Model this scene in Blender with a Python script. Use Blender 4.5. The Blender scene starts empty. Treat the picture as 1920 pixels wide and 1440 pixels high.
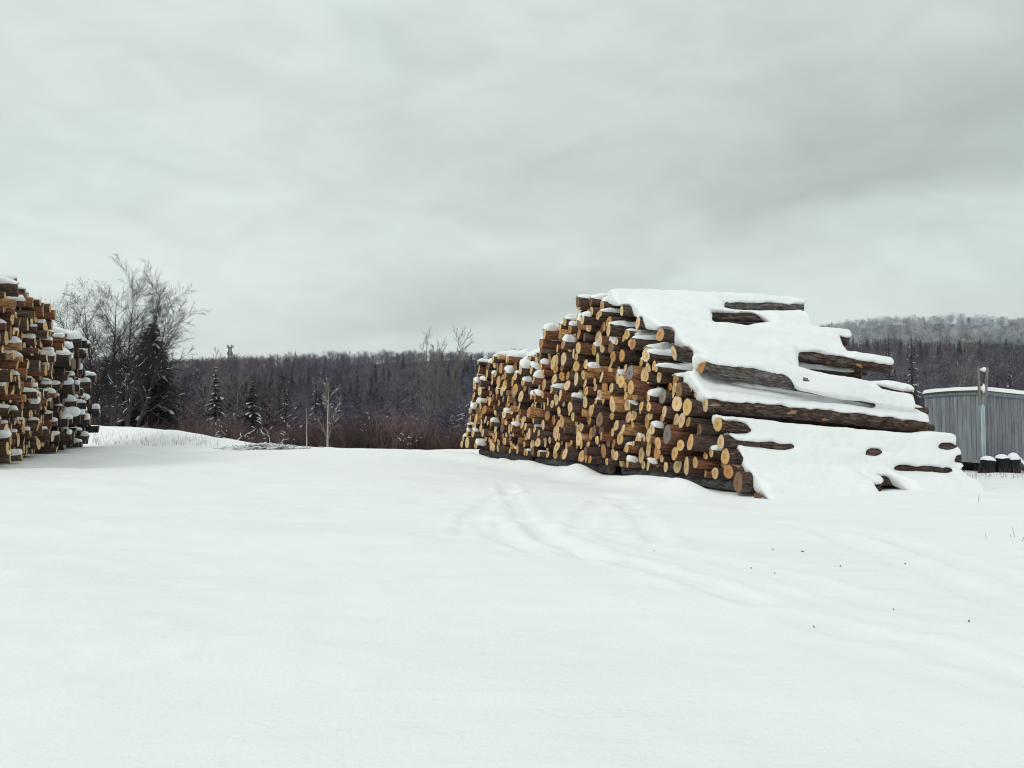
import bpy, math, random
import numpy as np
from mathutils import Vector
from mathutils.bvhtree import BVHTree

# ------------------------------------------------------------------ camera, world, sun, exposure
SC = bpy.context.scene
COL = SC.collection
F = 1450.0                                   # focal length in pixels of the 1920 px photograph
TH = math.atan(55 / F)
CT, ST = math.cos(TH), math.sin(TH)
EYE = 1.6
cd = bpy.data.cameras.new("camera")
cd.sensor_width = 36
cd.lens = 36 * F / 1920
cd.clip_start = 0.1
cd.clip_end = 6000
cam = bpy.data.objects.new("camera", cd)
cam.location = (0, 0, EYE)
cam.rotation_euler = (math.pi / 2 + TH, 0, 0)
COL.objects.link(cam)
SC.camera = cam
SC.view_settings.view_transform = 'Standard'
SC.view_settings.look = 'None'
SC.view_settings.exposure = 0.06
SC.view_settings.gamma = 1.0
SC.cycles.filter_width = 1.05

SUN_EL, SUN_AZ = math.radians(40), math.radians(226)      # azimuth measured clockwise from +Y
sd = bpy.data.lights.new("sun", 'SUN')
sd.energy = 0.85
sd.angle = math.radians(18)
sd.color = (1.0, 0.97, 0.93)
sun = bpy.data.objects.new("sun", sd)
sv = Vector((math.sin(SUN_AZ) * math.cos(SUN_EL), math.cos(SUN_AZ) * math.cos(SUN_EL), math.sin(SUN_EL)))
sun.rotation_euler = sv.to_track_quat('Z', 'Y').to_euler()
COL.objects.link(sun)


class NT:
    def __init__(s, tree):
        s.t = tree
        tree.nodes.clear()

    def n(s, kind, **kw):
        nd = s.t.nodes.new(kind)
        ins = kw.pop('ins', {})
        for k, v in kw.items():
            setattr(nd, k, v)
        for k, v in ins.items():
            s.put(nd.inputs[k], v)
        return nd

    def put(s, sock, v):
        if isinstance(v, bpy.types.NodeSocket):
            s.t.links.new(v, sock)
        elif hasattr(v, 'outputs'):
            s.t.links.new(v.outputs[0], sock)
        else:
            sock.default_value = v

    def math(s, op, a, b=0.0, c=0.0, clamp=False):
        nd = s.n('ShaderNodeMath', operation=op, use_clamp=clamp)
        for i, v in enumerate((a, b, c)):
            s.put(nd.inputs[i], v)
        return nd.outputs[0]

    def mapr(s, v, a, b, c, d):
        nd = s.n('ShaderNodeMapRange', interpolation_type='SMOOTHSTEP')
        for i, q in enumerate((v, a, b, c, d)):
            s.put(nd.inputs[i], q)
        return nd.outputs[0]

    def ramp(s, v, pts, interp='LINEAR'):
        nd = s.n('ShaderNodeValToRGB')
        cr = nd.color_ramp
        cr.interpolation = interp
        while len(cr.elements) < len(pts):
            cr.elements.new(0.5)
        for e, (p, c) in zip(cr.elements, pts):
            e.position = p
            e.color = (c, c, c, 1) if not isinstance(c, tuple) else (*c, 1)
        s.put(nd.inputs[0], v)
        return nd.outputs[0]

    def mix(s, f, a, b, mode='MIX'):
        nd = s.n('ShaderNodeMix', data_type='RGBA', blend_type=mode)
        s.put(nd.inputs[0], f)
        for sock, v in ((nd.inputs[6], a), (nd.inputs[7], b)):
            s.put(sock, (*v, 1) if isinstance(v, tuple) and len(v) == 3 else v)
        return nd.outputs[2]

    def noise(s, vec, scale, detail=5, rough=0.55, dist=0.0):
        nd = s.n('ShaderNodeTexNoise', ins={'Scale': scale, 'Detail': detail, 'Roughness': rough, 'Distortion': dist})
        if vec is not None:
            s.put(nd.inputs['Vector'], vec)
        return nd.outputs[0]


def make_world():
    w = bpy.data.worlds.new("World")
    SC.world = w
    w.use_nodes = True
    t = NT(w.node_tree)
    tc = t.n('ShaderNodeTexCoord').outputs['Generated']
    sep = t.n('ShaderNodeSeparateXYZ', ins={0: tc})
    X, Z = sep.outputs[0], sep.outputs[2]
    # warp so that the banks of cloud have soft, uneven borders
    mp = t.n('ShaderNodeMapping', ins={0: tc})
    mp.inputs['Scale'].default_value = (1.5, 1.5, 3.2)
    n1 = t.noise(mp.outputs[0], 1.7, 4, 0.45, 0.5)
    mp2 = t.n('ShaderNodeMapping', ins={0: tc})
    mp2.inputs['Location'].default_value = (3.1, 1.7, 0.4)
    mp2.inputs['Scale'].default_value = (1.2, 1.2, 3.0)
    n2 = t.noise(mp2.outputs[0], 2.3, 4, 0.48, 0.4)
    zz = t.math('ADD', Z, t.math('MULTIPLY', t.math('SUBTRACT', n1, 0.5), 0.16))
    xx = t.math('ADD', X, t.math('MULTIPLY', t.math('SUBTRACT', n2, 0.5), 0.45))
    left = t.ramp(zz, [(0.0, .76), (.10, .78), (.17, .83), (.23, .80), (.30, .77), (.38, .745), (.47, .80), (.58, .82), (1.0, 1.0)], 'EASE')
    right = t.ramp(zz, [(0.0, .76), (.11, .76), (.165, .735), (.205, .69), (.25, .55), (.31, .555), (.36, .615), (.42, .655), (.48, .645), (.6, .70), (1.0, 1.0)], 'EASE')
    mid = t.ramp(zz, [(0.0, .74), (.085, .73), (.125, .60), (.155, .635), (.20, .73), (.26, .70), (.31, .68), (.38, .72), (.47, .745), (.6, .75), (1.0, 1.0)], 'EASE')
    g = t.mix(t.mapr(xx, -.36, -.06, 0, 1), left, mid)
    g = t.mix(t.mapr(xx, .06, .34, 0, 1), g, right)
    mod = t.mapr(n2, .28, .72, .93, 1.06)
    n3 = t.noise(mp.outputs[0], 7.0, 5, 0.5, 0.6)
    mod = t.math('MULTIPLY', mod, t.mapr(n3, .25, .75, .95, 1.05))
    tint = t.mix(t.mapr(n1, .3, .7, 0, 1), (.885, 1.0, .97), (.915, 1.0, .945))
    tint = t.mix(t.mapr(g, .46, .66, 1, 0), tint, (.875, 1.0, .985))
    comb = t.n('ShaderNodeVectorMath', operation='SCALE')
    t.put(comb.inputs[0], t.mix(1.0, g, tint, 'MULTIPLY'))
    t.put(comb.inputs['Scale'], mod)
    bg_cloud = t.n('ShaderNodeBackground', ins={'Color': comb.outputs[0], 'Strength': 1.0})
    sky = t.n('ShaderNodeTexSky', sky_type='NISHITA', sun_disc=False)
    sky.sun_elevation = SUN_EL
    sky.sun_rotation = SUN_AZ
    sky.air_density = 1.0
    sky.dust_density = 3.0
    bg_sky = t.n('ShaderNodeBackground', ins={'Color': sky.outputs[0], 'Strength': 0.05})
    ms = t.n('ShaderNodeMixShader', ins={0: 0.97, 1: bg_sky.outputs[0], 2: bg_cloud.outputs[0]})
    out = t.n('ShaderNodeOutputWorld')
    t.t.links.new(ms.outputs[0], out.inputs[0])


make_world()


# ------------------------------------------------------------------ helpers
def ray(px, py):
    u, v = (px - 960) / F, (720 - py) / F
    return np.array((u, CT - ST * v, ST + CT * v))


def at(px, py, Y):
    r = ray(px, py)
    p = r * (Y / r[1])
    p[2] += EYE
    return p


def on_ground(px, py, z=0.0):
    r = ray(px, py)
    p = r * ((z - EYE) / r[2])
    p[2] += EYE
    return p


def to_px(p):
    p = np.asarray(p, float)
    x, y, z = p[..., 0], p[..., 1], p[..., 2] - EYE
    d = CT * y + ST * z
    v = -ST * y + CT * z
    return 960 + F * x / d, 720 - F * v / d


def tag(o, label=None, cat=None, group=None, kind=None):
    if label: o["label"] = label
    if cat: o["category"] = cat
    if group: o["group"] = group
    if kind: o["kind"] = kind
    return o


def link(o, parent=None):
    COL.objects.link(o)
    if parent is not None:
        o.parent = parent
    return o


def empty(name, loc):
    o = bpy.data.objects.new(name, None)
    o.location = loc
    o.empty_display_size = 0.2
    return link(o)


def mesh_np(name, V, faces, mats, mi=None, col=None, lc=None, smooth=False, parent=None, loc=None):
    """faces: list of (k-gon index arrays Nx3 or Nx4); one mesh object."""
    V = np.asarray(V, np.float32)
    loops, starts, n = [], [], 0
    for fa in faces:
        fa = np.asarray(fa, np.int32)
        if len(fa) == 0: continue
        k = fa.shape[1]
        starts.append(n + np.arange(len(fa), dtype=np.int32) * k)
        loops.append(fa.ravel())
        n += fa.size
    loops = np.concatenate(loops)
    starts = np.concatenate(starts)
    me = bpy.data.meshes.new(name)
    me.vertices.add(len(V))
    me.vertices.foreach_set("co", V.ravel())
    me.loops.add(len(loops))
    me.loops.foreach_set("vertex_index", loops)
    me.polygons.add(len(starts))
    me.polygons.foreach_set("loop_start", starts)
    if mi is not None:
        me.polygons.foreach_set("material_index", np.asarray(mi, np.int32))
    me.polygons.foreach_set("use_smooth", np.full(len(starts), bool(smooth)))
    for m in mats:
        me.materials.append(m)
    if col is not None:
        a = me.attributes.new("col", 'FLOAT_COLOR', 'POINT')
        c = np.ones((len(V), 4), np.float32)
        c[:, :3] = col
        a.data.foreach_set("color", c.ravel())
    if lc is not None:
        a = me.attributes.new("lc", 'FLOAT_VECTOR', 'POINT')
        a.data.foreach_set("vector", np.asarray(lc, np.float32).ravel())
    me.update(calc_edges=True)
    me.validate()
    o = bpy.data.objects.new(name, me)
    if loc is not None: o.location = loc
    return link(o, parent)


class MB:
    """collects pieces of geometry for one mesh"""
    def __init__(s):
        s.v, s.t, s.q, s.mt, s.mq, s.c, s.lc, s.n = [], [], [], [], [], [], [], 0

    def add(s, V, tris=None, quads=None, mi=0, col=(1, 1, 1), lc=None):
        V = np.asarray(V, float).reshape(-1, 3)
        if tris is not None and len(tris):
            s.t.append(np.asarray(tris) + s.n); s.mt.append(np.full(len(tris), mi) if np.isscalar(mi) else mi)
        if quads is not None and len(quads):
            s.q.append(np.asarray(quads) + s.n); s.mq.append(np.full(len(quads), mi) if np.isscalar(mi) else mi)
        s.v.append(V)
        s.c.append(np.broadcast_to(np.asarray(col, float), V.shape))
        s.lc.append(V if lc is None else lc)
        s.n += len(V)
        return s

    def box(s, c, sz, rot=None, mi=0, col=(1, 1, 1), lc0=None):
        x, y, z = np.asarray(sz) / 2
        V = np.array([(-x, -y, -z), (x, -y, -z), (x, y, -z), (-x, y, -z), (-x, -y, z), (x, -y, z), (x, y, z), (-x, y, z)])
        L = V + (np.asarray(c) if lc0 is None else lc0)
        if rot is not None: V = V @ np.asarray(rot).T
        V = V + np.asarray(c)
        return s.add(V, quads=[(0, 3, 2, 1), (4, 5, 6, 7), (0, 1, 5, 4), (1, 2, 6, 5), (2, 3, 7, 6), (3, 0, 4, 7)], mi=mi, col=col, lc=L)

    def arrays(s):
        V = np.concatenate(s.v)
        fs, mi = [], []
        if s.t: fs.append(np.concatenate(s.t)); mi.append(np.concatenate(s.mt))
        if s.q: fs.append(np.concatenate(s.q)); mi.append(np.concatenate(s.mq))
        return V, fs, np.concatenate(mi), np.concatenate(s.c), np.concatenate(s.lc)

    def build(s, name, mats, parent=None, loc=None, smooth=False):
        V, fs, mi, c, lc = s.arrays()
        return mesh_np(name, V, fs, mats if isinstance(mats, (list, tuple)) else [mats], mi, c, lc, smooth, parent, loc)


def unit(a):
    a = np.asarray(a, float)
    return a / np.maximum(np.linalg.norm(a, axis=-1, keepdims=True), 1e-9)


def strokes(P0, P1, R0, R1, n=3, seed=0):
    """open n-sided prisms between point pairs -> verts, quads"""
    P0, P1 = np.asarray(P0, float), np.asarray(P1, float)
    N = len(P0)
    d = unit(P1 - P0)
    h = np.where(np.abs(d[:, 2:3]) < .9, np.array([[0, 0, 1.]]), np.array([[1., 0, 0]]))
    a = unit(np.cross(d, h)); b = np.cross(d, a)
    ph = np.random.default_rng(seed).uniform(0, 6.28, N)[:, None]
    V = np.zeros((N, 2 * n, 3))
    for k in range(n):
        an = ph + 2 * math.pi * k / n
        o = np.cos(an) * a + np.sin(an) * b
        V[:, k] = P0 + o * np.asarray(R0)[:, None]
        V[:, n + k] = P1 + o * np.asarray(R1)[:, None]
    base = (np.arange(N) * 2 * n)[:, None]
    Q = np.concatenate([base + np.array([[k, (k + 1) % n, n + (k + 1) % n, n + k]]) for k in range(n)])
    return V.reshape(-1, 3), Q


def hash2(ix, iy, seed):
    h = (ix.astype(np.int64) * 374761393 + iy.astype(np.int64) * 668265263 + seed * 1442695041) & 0xffffffff
    h = ((h ^ (h >> 13)) * 1274126177) & 0xffffffff
    return ((h ^ (h >> 16)) & 0xffff) / 65535.0


def vnoise(x, y, seed=0):
    x, y = np.asarray(x, float), np.asarray(y, float)
    ix, iy = np.floor(x), np.floor(y)
    fx, fy = x - ix, y - iy
    fx, fy = fx * fx * (3 - 2 * fx), fy * fy * (3 - 2 * fy)
    a, b = hash2(ix, iy, seed), hash2(ix + 1, iy, seed)
    c, d = hash2(ix, iy + 1, seed), hash2(ix + 1, iy + 1, seed)
    return (a + (b - a) * fx) * (1 - fy) + (c + (d - c) * fx) * fy - .5


def fbm(x, y, seed=0, oct=3):
    r, a = 0, 1.0
    for k in range(oct):
        r = r + a * vnoise(x * 2 ** k, y * 2 ** k, seed + k * 7)
        a *= .5
    return r


def sstep(a, b, x):
    t = np.clip((x - a) / (b - a), 0, 1)
    return t * t * (3 - 2 * t)


# ------------------------------------------------------------------ materials
def material(name):
    m = bpy.data.materials.new(name)
    m.use_nodes = True
    t = NT(m.node_tree)
    bs = t.n('ShaderNodeBsdfPrincipled')
    out = t.n('ShaderNodeOutputMaterial')
    t.t.links.new(bs.outputs[0], out.inputs[0])
    bs.inputs['Roughness'].default_value = .9
    bs.inputs['Specular IOR Level'].default_value = .15
    return m, t, bs


def attr(t, name):
    return t.n('ShaderNodeAttribute', attribute_name=name)


def bump(t, bs, h, strength, dist):
    b = t.n('ShaderNodeBump', ins={'Strength': strength, 'Distance': dist, 'Height': h})
    t.t.links.new(b.outputs[0], bs.inputs['Normal'])


def mat_snow(name, base=(.875, .885, .885), b=.35):
    m, t, bs = material(name)
    p = t.n('ShaderNodeNewGeometry').outputs['Position']
    n1 = t.noise(p, 1.3, 4, .6)
    n2 = t.noise(p, 14, 5, .65)
    n3 = t.noise(p, 120, 3, .6)
    c = t.mix(t.mapr(n1, .3, .7, 0, 1), base, (base[0] * .985, base[1] * .985, base[2] * 1.0))
    t.put(bs.inputs['Base Color'], c)
    bs.inputs['Roughness'].default_value = .75
    h = t.math('ADD', t.math('MULTIPLY', n2, 1.0), t.math('MULTIPLY', n3, .22))
    bump(t, bs, h, b, .03)
    return m


def mat_ground():
    m, t, bs = material("yard_snow")
    p = t.n('ShaderNodeNewGeometry').outputs['Position']
    n1 = t.noise(p, .35, 4, .55)
    n2 = t.noise(p, 2.2, 6, .62)
    n3 = t.noise(p, 22, 5, .65)
    n4 = t.noise(p, 150, 3, .6)
    mp = t.n('ShaderNodeMapping', ins={0: p})
    mp.inputs['Scale'].default_value = (.5, 2.6, 1)
    mp.inputs['Rotation'].default_value = (0, 0, .3)
    n5 = t.noise(mp.outputs[0], 1.6, 6, .6, .5)
    c = t.mix(t.mapr(n1, .32, .68, 0, 1), (.88, .885, .885), (.865, .868, .885))
    c = t.mix(t.mapr(n2, .56, .78, 0, .45), c, (.83, .835, .80))           # packed, slightly soiled snow of the yard
    t.put(bs.inputs['Base Color'], c)
    bs.inputs['Roughness'].default_value = .8
    h = t.math('ADD', t.math('MULTIPLY', n5, t.mapr(n1, .35, .65, .1, 1.1)), t.math('ADD', t.math('MULTIPLY', n3, .35), t.math('MULTIPLY', n4, .08)))
    bump(t, bs, h, .5, .05)
    return m


def mat_floor():
    m, t, bs = material("forest_floor")
    p = t.n('ShaderNodeNewGeometry').outputs['Position']
    n1 = t.noise(p, .9, 6, .7)
    n2 = t.noise(p, .06, 4, .6)
    c = t.mix(t.mapr(n2, .35, .65, 0, 1), (.075, .055, .066), (.058, .050, .066))
    c = t.mix(t.mapr(n1, .56, .66, 0, .75), c, (.5, .52, .56))
    t.put(bs.inputs['Base Color'], c)
    return m


def mat_bark(name="bark", dark=1.0):
    m, t, bs = material(name)
    lc = attr(t, 'lc').outputs['Vector']
    col = attr(t, 'col').outputs['Color']
    mp = t.n('ShaderNodeMapping', ins={0: lc})
    mp.inputs['Scale'].default_value = (5.0, 26, 26)
    f = t.noise(mp.outputs[0], 1.0, 8, .68, .6)
    mp3 = t.n('ShaderNodeMapping', ins={0: lc})
    mp3.inputs['Scale'].default_value = (1.6, 4, 4)
    patch = t.noise(mp3.outputs[0], 1.4, 4, .6, .8)
    mp4 = t.n('ShaderNodeMapping', ins={0: lc})
    mp4.inputs['Scale'].default_value = (2.2, 5, 5)
    mp4.inputs['Location'].default_value = (7, 3, 1)
    bare = t.noise(mp4.outputs[0], 1.3, 5, .65, 1.0)
    fr = t.mapr(f, .3, .72, .28, 1.75)
    c1 = t.n('ShaderNodeVectorMath', operation='SCALE')
    t.put(c1.inputs[0], col); t.put(c1.inputs['Scale'], fr)
    c = t.mix(t.mapr(patch, .55, .7, 0, .6), c1.outputs[0], (.125, .115, .115))
    c = t.mix(t.mapr(bare, .675, .71, 0, .9), c, (.40, .225, .115))
    t.put(bs.inputs['Base Color'], c)
    bs.inputs['Roughness'].default_value = .92
    bump(t, bs, f, .9, .035)
    return m


def mat_rough_bark():
    m, t, bs = material("rough_bark")
    lc = attr(t, 'lc').outputs['Vector']
    col = attr(t, 'col').outputs['Color']
    mp = t.n('ShaderNodeMapping', ins={0: lc})
    mp.inputs['Scale'].default_value = (4.5, 15, 15)
    f = t.noise(mp.outputs[0], 1.0, 8, .72, 1.2)
    mp2 = t.n('ShaderNodeMapping', ins={0: lc})
    mp2.inputs['Scale'].default_value = (2.6, 15, 15)
    mp2.inputs['Rotation'].default_value = (0, .05, .08)
    wv = t.noise(lc, 9, 4, .6)
    mpw = t.n('ShaderNodeVectorMath', operation='ADD', ins={0: mp2.outputs[0]})
    t.put(mpw.inputs[1], wv)
    vo = t.n('ShaderNodeTexVoronoi', feature='DISTANCE_TO_EDGE', ins={'Scale': 1.0, 'Vector': mpw.outputs[0]})
    crack = t.mapr(vo.outputs[0], .0, .22, .45, 1.0)
    sc = t.n('ShaderNodeVectorMath', operation='SCALE')
    t.put(sc.inputs[0], col)
    t.put(sc.inputs['Scale'], t.math('MULTIPLY', t.mapr(f, .30, .70, .30, 2.1), crack))
    mp3 = t.n('ShaderNodeMapping', ins={0: lc})
    mp3.inputs['Scale'].default_value = (1.5, 3.5, 3.5)
    big = t.noise(mp3.outputs[0], 1.2, 4, .6, .6)
    c = t.mix(t.mapr(big, .55, .66, 0, .75), sc.outputs[0], (.165, .15, .15))
    c = t.mix(t.mapr(big, .34, .42, .8, 0), c, t.mix(1.0, sc.outputs[0], (1.2, .80, .65), 'MULTIPLY'))
    mp4 = t.n('ShaderNodeMapping', ins={0: lc})
    mp4.inputs['Scale'].default_value = (2.4, 6.5, 6.5)
    mp4.inputs['Location'].default_value = (3, 5, 1)
    knot = t.noise(mp4.outputs[0], 1.0, 2, .4, .4)
    c = t.mix(t.mapr(knot, .69, .715, 0, .95), c, (.46, .27, .13))
    t.put(bs.inputs['Base Color'], c)
    bs.inputs['Roughness'].default_value = .92
    bump(t, bs, t.math('ADD', f, t.math('MULTIPLY', crack, .5)), 1.0, .05)
    return m


def mat_cut():
    m, t, bs = material("cut_wood")
    lc = attr(t, 'lc').outputs['Vector']
    col = attr(t, 'col').outputs['Color']
    sep = t.n('ShaderNodeSeparateXYZ', ins={0: lc})
    nz = t.noise(lc, 6, 4, .6)
    r = t.math('SQRT', t.math('ADD', t.math('POWER', sep.outputs[1], 2.0), t.math('POWER', sep.outputs[2], 2.0)))
    rr = t.math('ADD', r, t.math('MULTIPLY', t.math('SUBTRACT', nz, .5), .035))
    ring = t.math('SINE', t.math('MULTIPLY', rr, 420.0))
    heart = t.mapr(rr, .025, .085, 0, 1)
    c = t.mix(heart, t.mix(1.0, col, (.82, .60, .42), 'MULTIPLY'), col)
    c = t.mix(t.mapr(ring, -1, 1, 0, .30), c, t.mix(1.0, c, (.62, .50, .40), 'MULTIPLY'))
    st = t.noise(lc, 9, 5, .65)
    c = t.mix(t.mapr(st, .56, .75, 0, .7), c, t.mix(1.0, c, (.48, .40, .36), 'MULTIPLY'))
    an = t.n('ShaderNodeTexNoise', ins={'Scale': 38.0, 'Detail': 3.0, 'Vector': lc})
    c = t.mix(t.mapr(an.outputs[0], .62, .7, 0, .35), c, t.mix(1.0, c, (.5, .42, .36), 'MULTIPLY'))
    t.put(bs.inputs['Base Color'], c)
    bs.inputs['Roughness'].default_value = .85
    bump(t, bs, an.outputs[0], .25, .01)
    return m


def mat_flat(name, c, rough=.9, vary=.25, scale=3.0):
    m, t, bs = material(name)
    p = t.n('ShaderNodeNewGeometry').outputs['Position']
    n = t.noise(p, scale, 4, .6)
    sc = t.n('ShaderNodeVectorMath', operation='SCALE')
    t.put(sc.inputs[0], attr(t, 'col').outputs['Color'])
    t.put(sc.inputs['Scale'], t.mapr(n, .25, .75, 1 - vary, 1 + vary))
    t.put(bs.inputs['Base Color'], t.mix(1.0, sc.outputs[0], c, 'MULTIPLY'))
    bs.inputs['Roughness'].default_value = rough
    return m


def mat_planks():
    m, t, bs = material("weathered_planks")
    lc = attr(t, 'lc').outputs['Vector']
    col = attr(t, 'col').outputs['Color']
    mp = t.n('ShaderNodeMapping', ins={0: lc})
    mp.inputs['Scale'].default_value = (34, 34, 1.6)
    f = t.noise(mp.outputs[0], 1.0, 7, .65, .4)
    mp2 = t.n('ShaderNodeMapping', ins={0: lc})
    mp2.inputs['Scale'].default_value = (3, 3, .7)
    g = t.noise(mp2.outputs[0], 1.5, 4, .6)
    mp3 = t.n('ShaderNodeMapping', ins={0: lc})
    mp3.inputs['Scale'].default_value = (26, 26, 9)
    k = t.noise(mp3.outputs[0], 1.4, 3, .5)
    sc = t.n('ShaderNodeVectorMath', operation='SCALE')
    t.put(sc.inputs[0], col)
    t.put(sc.inputs['Scale'], t.math('MULTIPLY', t.mapr(f, .28, .74, .74, 1.25), t.mapr(g, .3, .7, .85, 1.15)))
    c = t.mix(t.mapr(k, .62, .72, 0, .45), sc.outputs[0], (.36, .38, .39))
    t.put(bs.inputs['Base Color'], c)
    bump(t, bs, f, .4, .01)
    return m


M = dict(
    snow=mat_snow("settled_snow"), ground=mat_ground(), floor=mat_floor(), bark=mat_bark(), rough=mat_rough_bark(), cut=mat_cut(),
    planks=mat_planks(),
    twig=mat_flat("winter_twigs", (.060, .050, .052), .9, .3, .4),
    clump=mat_flat("bare_twigs", (.050, .042, .044), .9, .3, .4),
    wood=mat_flat("woods_twigs", (.108, .090, .122), .9, .25, .03),
    twig_pale=mat_flat("pale_twigs", (.24, .20, .19), .9, .2, 1.5),
    birch=mat_flat("birch_bark", (.42, .38, .36), .85, .25, 4.0),
    frost=mat_flat("frosted_twigs", (.42, .45, .49), .9, .2, .2),
    needle=mat_flat("needles", (.030, .034, .040), .9, .35, .6),
    brush=mat_flat("red_brush", (.120, .086, .090), .9, .35, .15),
    branch_snow=mat_flat("branch_snow", (.72, .74, .77), .8, .08, 2.0),
    grass=mat_flat("dry_grass", (.34, .30, .23), .9, .3, 3.0),
    dark=mat_flat("black_plastic", (.012, .012, .016), .55, .3, 6.0),
    steel=mat_flat("tower_steel", (.10, .10, .11), .6, .1, 1.0),
)


# ------------------------------------------------------------------ ground and hills
def ridge_y(px):      # picture height of the bare hill tops, before their trees
    return np.interp(px, [-600, 340, 560, 700, 800, 1030, 1300, 1560, 1660, 1760, 1860, 1960, 2600],
                     [694, 690, 687, 682, 676, 671, 655, 622, 609, 606, 609, 614, 640])


def crest(x):
    return np.interp(x, [-60, -26, -19, -12, -5, 4, 30], [58, 52, 48, 41, 37, 37, 42])


TRACKS = [  # polylines of tyre ruts in the photograph, projected on the yard
    [(878, 1000), (884, 968), (905, 945), (935, 927), (958, 915)],
    [(948, 905), (968, 940), (985, 975), (1018, 1002), (1060, 1030), (1120, 1050)],
    [(915, 975), (925, 1000), (968, 1016), (1010, 1030)],
    [(1008, 985), (1030, 1005), (1075, 1025), (1150, 1050), (1300, 1095), (1420, 1130)],
    [(1092, 985), (1098, 962), (1118, 945), (1132, 935)],
    [(1150, 930), (1190, 955), (1218, 985), (1235, 1010)],
    [(1138, 995), (1170, 1010), (1225, 1027), (1400, 1066), (1600, 1120), (1750, 1160)],
    [(1585, 988), (1660, 1004), (1740, 1028), (1830, 1058), (1930, 1092)],
    [(1480, 975), (1570, 1000), (1660, 1035), (1790, 1090), (1920, 1150)],
    [(1500, 1165), (1620, 1195), (1760, 1225), (1900, 1275)],
    [(330, 973), (480, 970), (620, 971)],
    [(-20, 1290), (90, 1268), (170, 1258), (280, 1232)],
    [(-20, 1225), (60, 1215), (110, 1202), (240, 1180)],
]


def seg_dist(x, y, P):
    best = np.full(x.shape, 1e9)
    for (a, b) in zip(P[:-1], P[1:]):
        dx, dy = b[0] - a[0], b[1] - a[1]
        t = np.clip(((x - a[0]) * dx + (y - a[1]) * dy) / (dx * dx + dy * dy + 1e-9), 0, 1)
        best = np.minimum(best, np.hypot(x - a[0] - t * dx, y - a[1] - t * dy))
    return best


PILE_A, PILE_B = np.array((4.49, 15.5)), np.array((-1.66, 30.1))


def terrain(x, y, detail=True):
    x, y = np.asarray(x, float), np.asarray(y, float)
    r = np.hypot(x, y)
    z = np.zeros_like(x)
    z -= .16 * sstep(18, 37, y)
    yc = crest(x) + 1.2 * fbm(x * .15, y * 0 + 3, 5)
    z -= 5.6 * sstep(0, 30, y - yc)
    # bank of ploughed snow behind the second pile
    bd = seg_dist(x, y, [(-30, 50), (-22.5, 46.0), (-17, 42.5), (-13, 39.5)])
    bh = np.interp(x, [-30, -24, -19, -15, -12.5], [1.0, 1.0, .78, .32, 0])
    z += bh * np.exp(-(bd / 1.3) ** 2)
    az = np.arctan2(x, np.maximum(y, 1e-3))
    az = np.clip(az, -1.05, 1.05)
    px = 960 + F * np.tan(az)
    R = np.interp(px, [900, 1500], [560, 800])
    zr = EYE + (775 - ridge_y(px)) / F * R * np.cos(az)
    t = np.clip((r - 170) / (R - 170), 0, 1)
    front = sstep(.05, .35, np.arctan2(y, np.abs(x)))
    hz = (zr + 5.6) * (t ** 1.15) + 3.0 * fbm(x * .012, y * .012, 11) * np.minimum(t * 4, 1) * np.clip((1 - t) * 3, 0, 1)
    hz = np.where(r > R, (zr + 5.6) - (r - R) * .06, hz)
    z += hz * front
    if detail:
        near = sstep(70, 45, r)
        z += near * (.13 * fbm(x * .16, y * .16, 21, 2) + .080 * fbm(x * .55 + y * .2, y * .9, 31, 3) * sstep(1, 8, r) + .016 * fbm(x * 2.4, y * 2.4, 41, 2))
        # low drift along the foot of the big pile's cut face
        e = PILE_B - PILE_A
        e = e / np.linalg.norm(e)
        s = (x - PILE_A[0]) * e[0] + (y - PILE_A[1]) * e[1]
        dd = (x - PILE_A[0]) * -e[1] + (y - PILE_A[1]) * e[0]     # positive on the camera's side of the face
        z += (.25 + .16 * fbm(s * .8, s * 0, 51)) * np.exp(-((dd - .95) / .45) ** 2) * sstep(-.4, .9, s) * sstep(17.5, 16, s)
        z += .10 * np.exp(-((dd + 3) / 2.2) ** 2) * np.exp(-((s + 1.4) / 1.0) ** 2)
        for iP, P in enumerate(TRACKS_G):
            wt = 1.0 if iP < 6 else .6
            d = seg_dist(x, y, P)
            w = .17
            z += wt * (-.026 + .012 * fbm(x * 2.2, y * 2.2, 93, 2)) * np.exp(-(d / w) ** 4) + wt * (.014 + .016 * fbm(x * 3, y * 3, 94, 2)) * np.exp(-((d - .30) / .10) ** 2)
    return z


TRACKS_G = [[tuple(on_ground(*p)[:2]) for p in L] for L in TRACKS]


def build_ground():
    azs = np.concatenate([np.radians(np.arange(-180, -44, 4.0)), np.radians(np.linspace(-44, 44, 640)), np.radians(np.arange(48, 181, 4.0))])
    rs = np.concatenate([[.05], np.geomspace(.6, 3, 24)[:-1], np.geomspace(3, 64, 560), np.geomspace(65, 1190, 140)])
    A, Rr = np.meshgrid(azs, rs)
    X, Y = Rr * np.sin(A), Rr * np.cos(A)
    Z = terrain(X, Y)
    nr, na = X.shape
    idx = np.arange(nr * na).reshape(nr, na)
    Q = np.stack([idx[:-1, :-1], idx[:-1, 1:], idx[1:, 1:], idx[1:, :-1]], -1).reshape(-1, 4)
    V = np.stack([X, Y, Z], -1).reshape(-1, 3)
    cen = V[Q].mean(1)
    yard = (cen[:, 1] < crest(cen[:, 0]) + 5)
    for nm, sel, mat in (("snowy_yard", yard, M['ground']), ("hillside", ~yard, M['floor'])):
        q = Q[sel]
        u, inv = np.unique(q.ravel(), return_inverse=True)
        o = mesh_np(nm, V[u], [inv.reshape(-1, 4)], [mat], smooth=True)
        tag(o, kind='structure', cat='ground' if sel is yard else 'hill',
            label="open snow covered yard with faint tyre ruts" if sel is yard else "dark wooded hillside floor beyond the snowy yard")


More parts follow.
